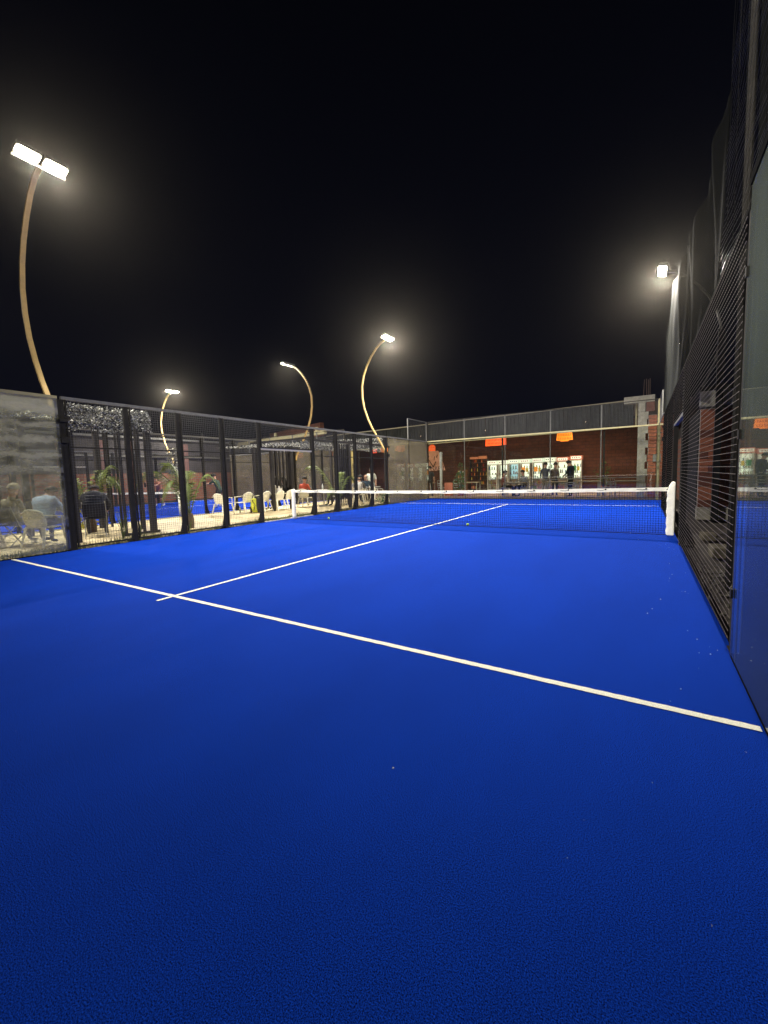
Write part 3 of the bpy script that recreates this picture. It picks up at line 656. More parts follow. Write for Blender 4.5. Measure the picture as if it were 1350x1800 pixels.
glyph_sign('hanging_sign', 'small red lit sign seen under the camouflage canopy', -8.0, 17.0, 2.98, .62, .36, (1,.07,.02), .8, 0, 9)
glyph_sign('hanging_sign', 'small orange lit sign, right of the small red one', -6.75, 16.6, 2.98, .62, .34, (1,.30,.05), .9, 2, 11)
# mural board
t = thing('mural_board', 'salmon board with brush lettering behind the pale column', 'mural', (-2.2, 15.6, 1.5))
mb = MB(); P = [(-.85,0),(-.85,1.3),(.25,1.3),(.62,.35),(.72,0)]
mb.v += [(p[0],0,p[1]) for p in P]+[(p[0],.04,p[1]) for p in P]; mb.f += [(0,4,3,2,1)[::-1],(5,6,7,8,9)]; mb.mi += [0,0]
for i in range(5): mb.f.append((i,5+i,5+(i+1)%5,(i+1)%5)); mb.mi.append(0)
mb.build('panel', mat('salmon_board', (.66,.36,.25), .7, noise=.15, scale=4), t)
M_INK = mat('brush_ink', (.07,.04,.02), .7)
g = MB()
for a, c in (((-.72,.95),(-.72,.75)),((-.72,.78),(-.45,.78)),((-.42,1.0),(-.5,.74)),((-.46,.76),(-.12,.25)),((-.12,.25),(.08,.6)),((-.66,.55),(-.72,.28)),((-.52,.6),(-.66,.26)),((-.5,.6),(-.44,.27)),((-.6,.4),(-.47,.4)),((.12,.85),(.2,1.05)),((.0,.95),(-.05,.7))):
    g.bar((a[0],-.012,a[1]),(c[0],-.012,c[1]),.02,.055)
g.build('brush_stroke', M_INK, t)
def text_obj(name, s, size, m_, parent, loc, rot=(PI/2,0,0), ext=.004):
    cu_ = bpy.data.curves.new(name, 'FONT'); cu_.body = s; cu_.size = size; cu_.extrude = ext; cu_.align_x = 'CENTER'
    tmp = bpy.data.objects.new('tmp', cu_); col.objects.link(tmp); dg = bpy.context.evaluated_depsgraph_get()
    me = bpy.data.meshes.new_from_object(tmp.evaluated_get(dg)); bpy.data.objects.remove(tmp); me.materials.clear(); me.materials.append(m_)
    return put(name, me, parent, loc, rot)
text_obj('lettering', 'URNABU', .36, M_INK, t, (-.06,-.012,.01))
# pale column by the board
t = MB().box(-.06,.06,-.06,.06,0,2.5).box(-.09,.09,-.05,.05,2.38,2.44).box(-.07,.07,-.07,.07,1.2,1.23).build('steel_column', mat('pale_steel', (.42,.43,.38), .6, noise=.3, scale=4), None, (-.15,12,0)); tag(t, 'pale steel column standing before the mural board', 'column')

# brick and concrete column with beam at the right
t = thing('brick_pillar', 'unfinished concrete and brick pillar with beam and rebar, right of the terrace', 'pillar', (9.28, 12, 0))
mb = MB(); 
for i in range(12):
    z = i*.31; w = .30+.07*(i % 2)+R_.uniform(-.02,.03); mb.box(0, w, 0, .35, z, z+.309)
mb.build('concrete_core', M_CONC, t)
bk = MB().box(0,.29,0,.3,0,.135).mesh('brick', [M_BRICK])
for i in range(23):
    z = .005+i*.155
    x0 = .385+ (.0 if (i//2) % 2 else .03)+R_.uniform(-.006,.006)
    o = put('brick', bk, t, (x0, .02+R_.uniform(-.012,.012), z)); o.scale = ((.70-x0)/.29, 1, 1)
MB().box(.39,.69,.06,.28,0,3.57).build('mortar', mat('mortar', (.34,.30,.24), .95, noise=.3), t)
MB().box(-.55,.6,-.02,.38,4.14,4.42).build('beam', M_CONC, t)
MB().box(-.0,.26,0,.3,3.73,4.138).build('concrete_block', M_CONC, t)
MB().box(.30,.6,.03,.3,3.73,4.138).build('vent_block', M_BRICK2, t)
for x, h in ((.18,.7),(.30,.72),(.36,.68),(.42,.72)): MB().tube([(x,.15,4.42),(x+R_.uniform(-.03,.03),.15,4.42+h)], .012, 5).build('rebar', mat('rusty_bar',(.13,.09,.07),.8), t)
MB().box(.58,.72,-.09,-.003,1.55,1.85).build('switch_box', mat('grey_box', (.25,.25,.22), .5), t)

# terrace furniture
M_TTOP = mat('table_top', (.42,.36,.24), .5, noise=.2); M_TLEG = mat('table_leg', (.34,.33,.28), .6)
def cafe_table(name, label, x, y, rz, w, d, h=.74, top=M_TTOP, leg=M_TLEG, group=None, src=None):
    if src: return dup(src, (x,y,0), rz, label, group)
    t = thing(name, label, 'table', (x,y,0), rz, group)
    MB().box(-w/2,w/2,-d/2,d/2,h-.03,h).build('table_top', top, t, bevel=.008)
    for sx in (-1,1):
        for sy in (-1,1): MB().box(-.018,.018,-.018,.018,0,h-.031).build('leg', leg, t, (sx*(w/2-.05), sy*(d/2-.05), 0))
    MB().box(-w/2+.05,w/2-.05,-.012,.012,h-.07,h-.031).build('stretcher', leg, t)
    return t
T0 = cafe_table('cafe_table', 'terrace table laid with white plates beside the two seated diners', 4.0, 11.7, 0, 1.0, .7, group='metal legged tables on the terrace')
for (x,y,lab) in ((5.9,12.3,'bare terrace table between the couple and the man in navy'),(7.3,12.4,'bare terrace table right of the man in navy jacket'),(.9,13.9,'terrace table in front of the dark bottle rack'),(-1.9,13.6,'terrace table behind the slatted bar front'),(8.9,12.3,'terrace table nearest the brick pillar')):
    cafe_table('cafe_table', lab, x, y, 0, 1, .7, src=T0)
M_CHR = mat('grey_metal_chair', (.34,.34,.30), .6)
def metal_chair(label, x, y, rz, src=None):
    if src: return dup(src, (x,y,0), rz, label)
    t = thing('metal_chair', label, 'chair', (x,y,0), rz, 'metal chairs on the terrace')
    MB().box(-.21,.21,-.2,.21,.44,.465).build('seat', M_CHR, t, bevel=.006)
    b_ = MB(); b_.tube([(-.2,-.2,.45),(-.2,-.25,.75),(-.17,-.27,.88),(.17,-.27,.88),(.2,-.25,.75),(.2,-.2,.45)], .013, 6)
    b_.bar((-.19,-.26,.7),(.19,-.26,.7),.02,.05); b_.bar((-.19,-.255,.6),(.19,-.255,.6),.02,.04); b_.build('backrest', M_CHR, t)
    for sx in (-1,1):
        for sy in (-1,1): MB().tube([(sx*.18,sy*.17,.44),(sx*.22,sy*.23,0)], .012, 6).build('leg', M_CHR, t)
    return t
C0 = metal_chair('grey metal chair beside the seated diners, back to the court', 4.65, 11.4, 1.2)
for (x,y,rz,lab) in ((3.35,12.1,-1.2,'grey metal chair under the left seated diner'),(4.25,12.4,3.0,'grey metal chair under the diner in a grey top'),(6.6,11.8,.3,'grey metal chair by the man in navy jacket'),(8.05,11.6,1.0,'grey metal chair with its back to the railing'),(8.35,12.2,-.4,'grey metal chair right of the last bare table'),(.35,13.2,.2,'grey metal chair before the bottle rack table'),(-.6,13.2,-.3,'grey metal chair between the column and the bush'),(-2.4,12.9,.3,'grey metal chair behind the slatted bar front')):
    metal_chair(lab, x, y, rz, C0)
# plates and glass on first table
o = MB().tube([(0,0,0),(0,0,.012)], .12, 14).build('plate', M_WHITE, None, (3.85,11.6,.742)); tag(o, 'white plate on the table of the seated diners', 'plate')
o = MB().box(-.12,.12,-.08,.08,0,.02).build('napkin', M_WHITE, None, (4.15,11.75,.742)); tag(o, 'white napkin pile beside the plate on the diners table', 'napkin')
# railing
t = thing('railing', 'low metal handrail between the court end and the terrace tables', 'railing', (0, 11.25, 0))
MB().tube([(4.2,0,.84),(9.6,0,.90)], .018, 8).build('handrail', M_TLEG, t)
for x in (4.25,5.6,6.95,8.3,9.55): MB().tube([(x,0,-.02),(x,0,.84)], .014, 6).build('rail_post', M_TLEG, t)
# slatted bar front & small wall bits by the kiosk
t = thing('slatted_counter', 'low counter with vertical timber slats beside the mural', 'counter', (-1.95, 12.0, 0))
MB().box(-.1,1.0,0,.35,.86,.9).build('counter_top', M_WOOD, t); MB().box(0,.9,.1,.14,.1,.86).build('back_panel', M_BPLASTIC, t)
for i in range(9): MB().box(0,.05,-.01,.02,.08,.858).build('slat', mat('orange_slat',(.40,.20,.10),.6), t, (i*.105,.05,0))
t = thing('drinks_cooler', 'small glass fronted cooler above the slatted counter', 'cooler', (-2.65, 14.0, .9))
MB().box(-.3,.3,0,.5,0,.85).build('cabinet', mat('cooler_grey',(.25,.26,.24),.5), t); MB().box(-.24,.24,-.02,-.003,.08,.72).build('door', mat('cooler_door',(.4,.45,.45),.2,emit=(.5,.6,.58),estr=.18), t)
MB().box(-.35,.35,-.05,.55,-.9,-.002).build('stand', M_WOOD, t)
# potted bush
def leaf_bush(name, label, x, y, r, h, n, m_, seed, z0=.3, pot=True, ls=.09):
    t = thing(name, label, 'plant', (x, y, 0)); rr = random.Random(seed); mb = MB()
    for i in range(n):
        a = rr.uniform(0,2*PI); f = rr.uniform(0,1); z = z0+f*(h-z0); rad = r*math.sin(PI*min(.95,.15+f*.8))**.7*rr.uniform(.3,1)*(.75+.35*math.sin(5*a+7*f))
        p = Vector((math.cos(a)*rad, math.sin(a)*rad, z)); d = Vector((math.cos(a),math.sin(a),rr.uniform(-.3,.8))).normalized()*ls*rr.uniform(.6,1.3); s = d.cross(Vector((rr.uniform(-1,1),rr.uniform(-1,1),rr.uniform(-1,1)))).normalized()*ls*.28
        mb.quad(p, p+d*.5+s, p+d, p+d*.5-s)
    mb.build('foliage', m_, t, kind='stuff')
    st = MB(); 
    for k in range(4):
        a = k*1.7; st.tube([(0,0,.2),(math.cos(a)*r*.3,math.sin(a)*r*.3,h*.5),(math.cos(a)*r*.45,math.sin(a)*r*.45,h*.85)], [.014,.01,.005], 5)
    st.build('stem', M_WOOD, t)
    if pot: MB().tube([(0,0,0),(0,0,.3),(0,0,.32)], [.13,.19,.2], 12).build('pot', mat('terracotta',(.35,.12,.06),.8), t)
    return t
leaf_bush('potted_bush', 'dark green leafy bush in a pot right of the pale column', .75, 12.6, .42, 1.35, 420, M_LEAF3, 3)
leaf_bush('potted_bush', 'slimmer top shoot of green leaves behind the leafy bush', .60, 13.1, .22, 1.85, 220, M_LEAF3, 6)
leaf_bush('potted_bush', 'faint dark bush at the dim right end of the terrace', 7.6, 17.2, .5, 1.7, 300, M_LEAF3, 9)
leaf_bush('ground_plant', 'low green plants at the far left corner behind the dusty glass', -.5, 8.0, .5, .5, 300, M_LEAF3, 12, 0, False)
leaf_bush('ground_plant', 'low green plants by the glass where the grey chairs stand', -.6, 6.7, .45, .5, 260, M_LEAF3, 13, 0, False)
o = MB().box(-.25,.25,-.02,.02,0,.75).bar((-.2,.02,.7),(-.2,.3,0),.03).build('menu_board', mat('orange_board',(.42,.13,.07),.7), None, (-.05,12.8,0)); tag(o, 'orange red standing board left of the leafy bush', 'board')

# ------------------------------------------------------------------ brick building on the right
t = thing('side_building', 'half built brick building with concrete beam beyond the right fence', 'building', (10.62, 3.0, 0))
MB().box(.02,3.4,.02,.2,.3,2.66).build('mortar', mat('mortar', (.34,.30,.24)), t)
bk2 = MB().box(0,.325,0,.03,0,.155).mesh('brick', [M_BRICK]); bk3 = MB().box(0,.325,0,.03,0,.155).mesh('brick', [M_BRICK2])
n = 0
for j in range(14):
    for i in range(6):
        o = put('brick', bk2 if R_.random() < .7 else bk3, t, (.02+i*.34-(.17 if j % 2 and i else 0), -.01+R_.uniform(-.006,.004), .31+j*.167)); n += 1
MB().box(0,3.4,-.03,.2,2.70,3.06).build('beam', M_CONC, t); MB().box(0,3.4,-.05,.2,0,.295).build('sill', M_CONC, t)
MB().box(.27,.40,-.18,-.06,0,4.4).build('post', M_BPLASTIC, t)
MB().box(0,.15,.21,12,0,2.66).build('side_wall', mat('shade_black', (.02,.019,.018), .9, noise=.4), t)  # shade along this wall put in as a near-black colour
MB().box(0,3.4,.21,12,3.07,3.2).build('slab', mat('shade_black', (.03,.028,.026)), t)
MB().box(-.012,-.002,4.4,6.6,.1,2.3).build('brick_reveal', M_BWALL, t)
MB().box(-.05,-.013,6.6,6.68,.1,2.35).build('door_frame', M_CREAM, t)
for x, y, h, lab in ((10.5,-.2,.12,'pale concrete block on the ground behind the right fence, far one'),(10.45,-1.9,.16,'pale concrete block behind the right fence, nearer one')):
    o = MB().box(-.1,.12,-.22,.2,0,h).build('concrete_block', mat('old_block',(.16,.14,.10),.9,noise=.3), None, (x,y,-.03), bevel=.02); tag(o, lab, 'block')
mb = MB(); rr = random.Random(8)
for i in range(700):
    x = rr.gauss(0,.14); y = rr.gauss(0,.55); s = rr.uniform(.008,.026); z = max(0,.22*math.exp(-(x*x/.04+y*y/.4)))*rr.uniform(.5,1)
    mb.ball((x,y,z), s, 5)
o = mb.build('gravel_heap', mat('gravel',(.13,.12,.10),.95,noise=.4), None, (10.38,-3.9,-.03), kind='stuff'); tag(o, 'loose heap of pale gravel behind the right fence', 'gravel')
o = MB().box(0,.6,-1.5,0,-.02,.43).build('stone_step', mat('pale_stone', (.62,.60,.55), .8, noise=.3, scale=5), None, (10.15,-5.66,-.02), bevel=.01); tag(o, 'pale stone step seen through the green glass at the right edge', 'step')
o = MB().tube([(0,0,.86),(0,-.04,.885),(0,-.3,.91),(0,-1.2,.92),(.02,-1.25,.9),(.02,-1.27,-.03)], .022, 10).build('pipe', mat('pale_stone', (.5,.5,.45)), None, (10.15,-5.77,0), smooth=True); tag(o, 'pale bent pipe seen through the green glass at the right edge', 'pipe')

# ------------------------------------------------------------------ background left
t = thing('boundary_building', 'dark low building with orange brick base beyond the far court', 'building', (-17.2, 0, 0))
MB().box(-.2,0,-14,12,0,1.85).build('brick_base', M_BWALL, t); MB().box(-.25,-.03,-14,12,1.852,4.0).build('upper_wall', mat('dark_plaster', (.05,.045,.045), .9, noise=.4, scale=1), t)
for y in (-7,-3.4,.2,2.2,3.8,7.5): MB().box(-.03,.05,-.14,.14,1.86,3.8).build('pilaster', mat('pink_plaster',(.16,.085,.075),.9), t, (0,y,0))
MB().box(-.03,.08,-14,12,2.86,2.94).build('ledge', M_RAIL, t); MB().box(-.3,.1,-14,12,4.002,4.12).build('parapet', M_RAIL, t)
t = thing('neighbour_building', 'low building with long beige parapet beyond the far court', 'building', (0,0,0))
A_, B_ = Vector((-18.6,12.1,0)), Vector((-7.3,10.6,0))
dv = (B_-A_).normalized()
mb = MB(); mb.bar(A_+Vector((0,0,3.98)), B_+Vector((0,0,4.08)), .2, .24); mb.build('parapet', M_CREAM, t)
mb = MB()
N = 34
for i in range(N):
    p = A_.lerp(B_, i/N); q = A_.lerp(B_, (i+.6)/N); mb.bar(p+Vector((0,.1,2.35)), p+Vector((0,.1,3.85)), (q-p).length, .03, up=(0,1,0)) if False else mb.box(p.x,q.x,p.y+.1+(q.y-p.y)*0,p.y+.14,2.9,3.855)
mb.build('ribbed_panel', M_CORR, t)
mb = MB(); mb.bar(A_+Vector((0,.35,1.45)), B_+Vector((0,.35,1.45)), .2, 2.9); mb.build('wall', M_BWALLD, t)
mb = MB(); mb.bar(A_+Vector((3.2,1.6,4.35)), B_+Vector((-1.6,1.6,4.5)), .3, .9); mb.build('upper_storey', M_BWALLD, t)
for f in (.55,.93): p = A_.lerp(B_, f); MB().box(-.07,.07,-.07,.07,4.2,4.45).build('stub', M_CREAM, t, (p.x,p.y,0))
o = MB().box(-.22,.22,-.2,.2,0,2.15).build('concrete_pillar', M_CONC, None, (-15.6,11.0,0)); tag(o, 'square concrete pillar beyond the distant end of the far court', 'pillar')
t = thing('rebar_bundle', 'upright bundle of rebar against the night sky beyond the far court', 'rebar', (-18.2, 9.6, 0))
MB().box(-.12,.12,-.12,.12,0,3.3).build('column_stub', mat('dim_concrete',(.16,.15,.13),.9), t)
for i in range(6): MB().tube([(-.1+i*.04,0,3.3),(-.2+i*.05,.05,4.1),(-.25+i*.06+R_.uniform(-.04,.04),0,4.75+R_.uniform(-.2,.1))], .014, 5).build('rebar', mat('dim_concrete',(.16,.15,.13)), t)

# ------------------------------------------------------------------ pergolas with camouflage net
M_CAMO = [mat('camo_pale', (.62,.62,.58), .8), mat('camo_dark', (.03,.032,.03), .8), mat('camo_grey', (.22,.23,.21), .8)]
def camo(parent, corners, n, seed, sag=.06, size=.10):
    rr = random.Random(seed); a, b_, c, d = [Vector(p) for p in corners]; mb = MB()
    for i in range(n):
        u, v = rr.random(), rr.random(); p = (a.lerp(b_,u)).lerp(d.lerp(c,u), v); p.z -= sag*abs(math.sin(u*5.5+seed))*v
        d1 = Vector((rr.uniform(-1,1),rr.uniform(-1,1),rr.uniform(-1,1))).normalized()*size*rr.uniform(.4,1); d2 = d1.cross(Vector((rr.uniform(-1,1),rr.uniform(-1,1),rr.uniform(-1,1)))).normalized()*size*.45
        mi = rr.choices((0,1,2),(4,4,3))[0]; mb.quad(p-d1*.5, p+d2*.5, p+d1*.5, p-d2*.3, mi)
    return mb.build('camouflage_net', M_CAMO, parent, kind='stuff')
def slat_post(t, x, y, w, z0, z1, name='slat', mtl=None):
    MB().box(-w/2,w/2,-w/2,w/2,z0,z1).build(name, mtl or M_WOOD, t, (x,y,0))
t = thing('pergola', 'dark slatted pergola under camouflage netting, nearest the camera', 'pergola', (0,0,0))
for (x,y) in ((-1.2,-5.45),(-1.2,-3.75),(-3.9,-5.45),(-3.9,-3.75)): slat_post(t, x, y, .13, 0, 2.95, 'leg')
for y in (-4.42,-3.98): slat_post(t, -1.2, y, .055, .05, 2.9)
for (x,y) in ((-1.75,-3.75),(-2.25,-3.75),(-2.8,-3.75),(-3.35,-3.75)): slat_post(t, x, y, .05, .05, 2.9)
for y in (-5.45,-3.75): MB().box(-4,-1.1,-.04,.04,2.955,3.03).build('beam', M_WOOD, t, (0,y,0))
for x in (-1.2,-3.9): MB().box(-.04,.04,-5.6,-3.65,2.87,2.95).build('beam', M_WOOD, t, (x+.07,0,0))
MB().box(-1.24,-1.16,-4.5,-3.6,.0,.06).build('base_rail', M_WOOD, t)
camo(t, ((-1.0,-5.6,2.98),(-1.0,-3.75,3.0),(-1.0,-3.7,2.62),(-1.0,-5.6,2.50)), 2300, 2, .10, .075)
camo(t, ((-1.05,-5.6,3.03),(-1.05,-3.7,3.05),(-4.0,-3.7,3.05),(-4.0,-5.6,3.05)), 2200, 4, .0, .14)
t = thing('pergola', 'long slatted pergola under camouflage netting beside the far seats', 'pergola', (0,0,0))
for (x,y,w) in ((-3.0,2.05,.12),(-3.05,3.15,.17),(-4.1,7.1,.12),(-.85,3.55,.09),(-.85,4.28,.12),(-.85,7.2,.12),(-3.9,1.95,.1)): slat_post(t, x, y, w, 0, 2.62, 'leg')
for y in (2.28,2.48,2.68,2.88): slat_post(t, -3.0, y, .06, .9, 2.6)
for y in (3.70,3.84,3.98,4.12): slat_post(t, -.85, y, .035, .12, 2.6)
MB().box(-.02,.02,3.6,4.22,.42,2.4).build('dark_panel', M_BPLASTIC, t, (-.95,0,0))
MB().box(-.03,.03,1.9,7.3,2.63,2.72).build('beam', M_WOOD, t, (-.85,0,0)); MB().box(-.03,.03,1.9,7.3,2.63,2.72).build('beam', M_WOOD, t, (-4.0,0,0))
for y in (2,3.3,4.6,5.9,7.2): MB().box(-4.1,-.8,-.03,.03,2.721,2.78).build('beam', M_WOOD, t, (0,y,0))
camo(t, ((-1.1,1.7,2.62),(-1.1,7.4,3.08),(-1.1,7.4,2.45),(-1.1,1.7,2.36)), 5200, 6, .06, .065)
camo(t, ((-1.1,.6,2.50),(-1.1,7.4,2.85),(-4.4,7.4,2.85),(-4.4,.6,2.52)), 4200, 8, .0, .11)
# yellow vertical banner
t = thing('banner', 'narrow yellow vertical banner with dark lettering beside the pergola', 'banner', (-.8, 4.5, 1.0))
MB().box(-.01,.01,-.13,.13,0,1.32).build('cloth', mat('yellow_cloth',(.55,.42,.12),.7,noise=.15,scale=3), t)
g = MB(); rr = random.Random(12); z = .04
while z < .82:
    h = rr.uniform(.045,.06); g.box(.0105,.014,-.06,.06,z,z+.014)
    if rr.random() < .8: g.box(.0105,.014,rr.choice((-.06,.04)),rr.choice((-.04,.06)) if False else .06,z+h-.014,z+h)
    g.box(.0105,.014,-.06,-.045,z+.0142,z+h-.0142); z += h+.025
g.build('lettering', M_INK, t)

# ------------------------------------------------------------------ plastic chairs
def plastic_chair(label, x, y, rz, src=None, name='plastic_chair'):
    """faces +y at rz=0"""
    if src: return dup(src, (x,y,0), rz, label)
    t = thing(name, label, 'chair', (x,y,0), rz, 'white plastic chairs')
    s = MB(); n = 6
    for i in range(n+1):
        yy = -.2+.43*i/n; z = .425-.02*math.sin(PI*i/n)+(.0 if i < n else -.015)
        for j in range(5):
            xx = (-.22+.11*j)*(1.06 if i > 2 else 1); s.v.append((xx, yy, z+.012*abs(j-2)/2))
    for i in range(n):
        for j in range(4): k = i*5+j; s.f.append((k,k+1,k+6,k+5)); s.mi.append(0)
    so = s.build('seat', M_PLASTIC, t, smooth=True); so.modifiers.new('thick','SOLIDIFY').thickness = .018
    b_ = MB(); m_ = 8
    for i in range(m_+1):
        f = i/m_; z = .41+.40*f; wd = .205+.045*math.sin(PI*min(1,f*1.15)) if f < .85 else .235*math.sqrt(max(.05,1-((f-.85)/.2)**2)); yy = -.20-.10*f
        for j in range(7): u = -1+2*j/6; b_.v.append((u*wd, yy+.05*u*u, z-.03*u*u*(f>.8)))
    for i in range(m_):
        for j in range(6):
            if 2 <= i <= 6 and j in (1,3,5) and False: continue
            k = i*7+j; b_.f.append((k,k+1,k+8,k+7)); b_.mi.append(0)
    bo = b_.build('backrest', M_PLASTIC, t, smooth=True); bo.modifiers.new('thick','SOLIDIFY').thickness = .016
    for sx in (-1,1):
        a = MB(); a.bar((sx*.235,-.26,.68),(sx*.285,-.05,.655),.05,.022); a.bar((sx*.285,-.05,.655),(sx*.285,.18,.63),.06,.022); a.bar((sx*.285,.17,.63),(sx*.25,.22,.42),.022,.055); a.build('armrest', M_PLASTIC, t)
        MB().bar((sx*.235,.21,.42),(sx*.275,.27,0),.05,.03,w2=.035,h2=.022).build('leg', M_PLASTIC, t); MB().bar((sx*.205,-.2,.42),(sx*.25,-.31,0),.055,.03,w2=.035,h2=.022).build('leg', M_PLASTIC, t)
    return t
W = plastic_chair('white plastic armchair, leftmost of the row beside the walkway, seen just past a fence post', -3.75, .25, .15)
chairs = [(-3.55,1.05,1.7,'empty white plastic armchair with drinks bottles beneath it'),(-3.25,1.70,1.75,'white plastic armchair behind the yellow and black bag'),
 (-3.15,2.35,1.65,'white plastic armchair under the woman in a white blouse'),(-3.2,2.9,1.8,'white plastic armchair left of the near net post, in front of the slats'),
 (-1.35,-6.0,.5,'white plastic armchair behind the dirty glass under the man in a light blue shirt'),(-2.45,-6.75,1.9,'white plastic armchair cut by the left edge of the photo'),
 (-3.1,4.0,.3,'white plastic armchair under the man in a red top'),(-2.2,5.2,2.6,'white plastic armchair under the man in a dark purple jacket'),(-1.7,4.9,.6,'empty white plastic armchair beside the round table'),
 (-2.3,7.1,.2,'white plastic armchair with its back to the court, behind the net'),(-1.6,7.5,-.5,'white plastic armchair with an open arm, near the standing man'),(-2.9,8.3,2.7,'white plastic armchair under the bald man in dark jacket'),
 (-1.3,8.9,-1.2,'white plastic armchair seen through the dusty corner glass'),(-1.9,6.4,.5,'white plastic armchair beside the yellow banner')]
for x,y,rz,lab in chairs: plastic_chair(lab, x, y, rz, W)
def folding_chair(label, x, y, rz, src=None):
    if src: return dup(src, (x,y,0), rz, label)
    t = thing('folding_chair', label, 'chair', (x,y,0), rz, 'black folding chairs')
    MB().box(-.22,.22,-.2,.2,.44,.475).build('seat', M_BPLASTIC, t, bevel=.01)
    o = MB().box(-.23,.23,-.25,-.22,.50,.82).build('backrest', M_BPLASTIC, t, bevel=.012)
    for sx in (-1,1):
        MB().tube([(sx*.23,-.24,.87),(sx*.23,-.1,.46),(sx*.23,.22,0)], .012, 6).build('leg', M_TLEG, t)
        MB().tube([(sx*.21,.18,.45),(sx*.21,-.3,0)], .012, 6).build('leg', M_TLEG, t)
    MB().tube([(-.21,-.22,.09),(.21,-.22,.09)], .01, 5).build('crossbar', M_TLEG, t)
    return t
F = folding_chair('black padded folding chair under the man in dark puffer jacket', -1.95, -4.75, 1.1)
folding_chair('black folding chair behind the dirty glass, left of the white armchair', -2.2, -6.2, .3, F)
folding_chair('black folding chair at the left edge behind the dirty glass', -2.9, -6.6, .5, F)

def round_table(label, x, y):
    t = thing('round_table', label, 'table', (x,y,0), 0, 'round tables on the walkway')
    MB().tube([(0,0,.70),(0,0,.73)], .40, 20).build('table_top', mat('grey_top',(.35,.34,.30),.5), t); MB().tube([(0,0,.03),(0,0,.699)], .03, 8).build('leg', M_TLEG, t); MB().tube([(0,0,0),(0,0,.03)], [.25,.22], 16).build('base', M_TLEG, t)
round_table('round table between the man in red and the dark jacketed man', -2.6, 4.65)
round_table('round table in front of the standing man in white shirt', -2.1, 7.9)
for (x,y,z,c,lab) in ((-2.6,4.6,.732,(.75,.8,.75),'clear water bottle on the table by the man in red'),(-3.72,.98,0,(.5,.55,.5),'clear bottle standing under the empty white armchair'),(-3.45,1.3,0,(.2,.05,.04),'dark red bottle standing under the empty white armchair'),(-3.3,1.15,0,(.06,.03,.02),'small dark bottle under the empty white armchair, by the bag'),(-2.0,7.85,.732,(.7,.75,.7),'pale bottle on the table by the standing man')):
    o = MB().tube([(0,0,0),(0,0,.17),(0,0,.22),(0,0,.26)], [.036,.036,.014,.014], 8).build('bottle', mat('bottle'+str(c[0]), c, .3), None, (x,y,z), smooth=True); tag(o, lab, 'bottle')
# bag
t = thing('sports_bag', 'yellow and black racket bag leaning on a white armchair', 'bag', (-3.2, 1.28, 0), .56)
def bagshape(h, w, d, x0, mi):
    mb = MB(); n = 10; k = 14
    for i in range(n+1):
        f = i/n; sc_ = math.sin(PI*(.12+.76*f))**.6*(1-.25*f)
        for j in range(k):
            a = 2*PI*j/k; mb.v.append((x0+w*sc_*math.cos(a)*abs(math.cos(a))**-.2 if abs(math.cos(a))>.01 else x0, d*sc_*math.sin(a)-.12*f, h*f))
    for i in range(n):
        for j in range(k): a = i*k+j; b_ = i*k+(j+1)%k; mb.f.append((a,b_,b_+k,a+k)); mb.mi.append(mi)
    mb.f.append(tuple(reversed(range(k)))); mb.f.append(tuple(n*k+j for j in range(k))); mb.mi += [mi,mi]
    return mb
M_YEL = mat('bag_yellow', (.72,.75,.06), .5)
bagshape(.56,.17,.12,0,0).build('body', M_YEL, t, smooth=True); bagshape(.60,.10,.14,.16,0).build('side_pocket', M_BPLASTIC, t, smooth=True)
mb = MB(); mb.tube([(-.02,-.13,.08),(.05,-.17,.3),(-.04,-.20,.5)], .012, 6); mb.tube([(-.12,-.10,.1),(-.08,-.15,.35),(.0,-.2,.52)], .010, 6); mb.build('stripe', M_BPLASTIC, t)

# ------------------------------------------------------------------ palms
def palm(name, label, x, y, fronds, m_, seed, trunk=.35):
    t = thing(name, label, 'palm', (x,y,0)); rr = random.Random(seed)
    MB().tube([(0,0,-.02),(0,0,trunk*.6),(.01,0,trunk)], [.09,.10,.06], 9).build('trunk', mat('palm_trunk',(.12,.09,.05),.9,bump=.8,bscale=30), t)
    for (az, L, rise, droop) in fronds:
        mb = MB(); pts = []; N = 22
        d = Vector((math.cos(az), math.sin(az), 0))
        for i in range(N+1):
            f = i/N; pts.append(d*L*(f**1.1)*.75 + Vector((0,0,trunk*.8+rise*math.sin(min(PI,f*PI*.62))*1.0-droop*f*f*f)))
        mb.tube(pts, [.014*(1-.8*i/N)+.003 for i in range(N+1)], 5)
        for i in range(4, N+1):
            tan = (pts[i]-pts[i-1]).normalized(); side = tan.cross(Vector((0,0,1))).normalized()
            for s in (-1,1):
                for q in (0,.5):
                    ll = .34*L*math.sin(PI*(i/N*.85+.12))*rr.uniform(.7,1.05); dr = (tan*.75+side*s*.7+Vector((0,0,-.35+rr.uniform(-.2,.2)))).normalized()
                    p0 = pts[i-1].lerp(pts[i], q); p1 = p0+dr*ll*.55; p2 = p0+dr*ll+Vector((0,0,-.18*ll)); wv = tan.cross(dr).normalized().cross(dr)*.011
                    k = len(mb.v); mb.v += [tuple(p0-wv),tuple(p0+wv),tuple(p1+wv),tuple(p1-wv),tuple(p2)]; mb.f += [(k,k+1,k+2,k+3),(k+3,k+2,k+4)]; mb.mi += [0,0]
        mb.build('frond', m_, t)
    return t
palm('young_palm', 'young palm with sparse fronds behind the man in the puffer jacket', -3.1, -4.35, [(2.2,1.2,1.5,.35),(.3,1.5,1.45,.8),(1.2,1.0,1.6,.3),(-2.5,1.1,1.3,.6),(3.4,1.3,1.4,.7)], M_LEAF, 5, .4)
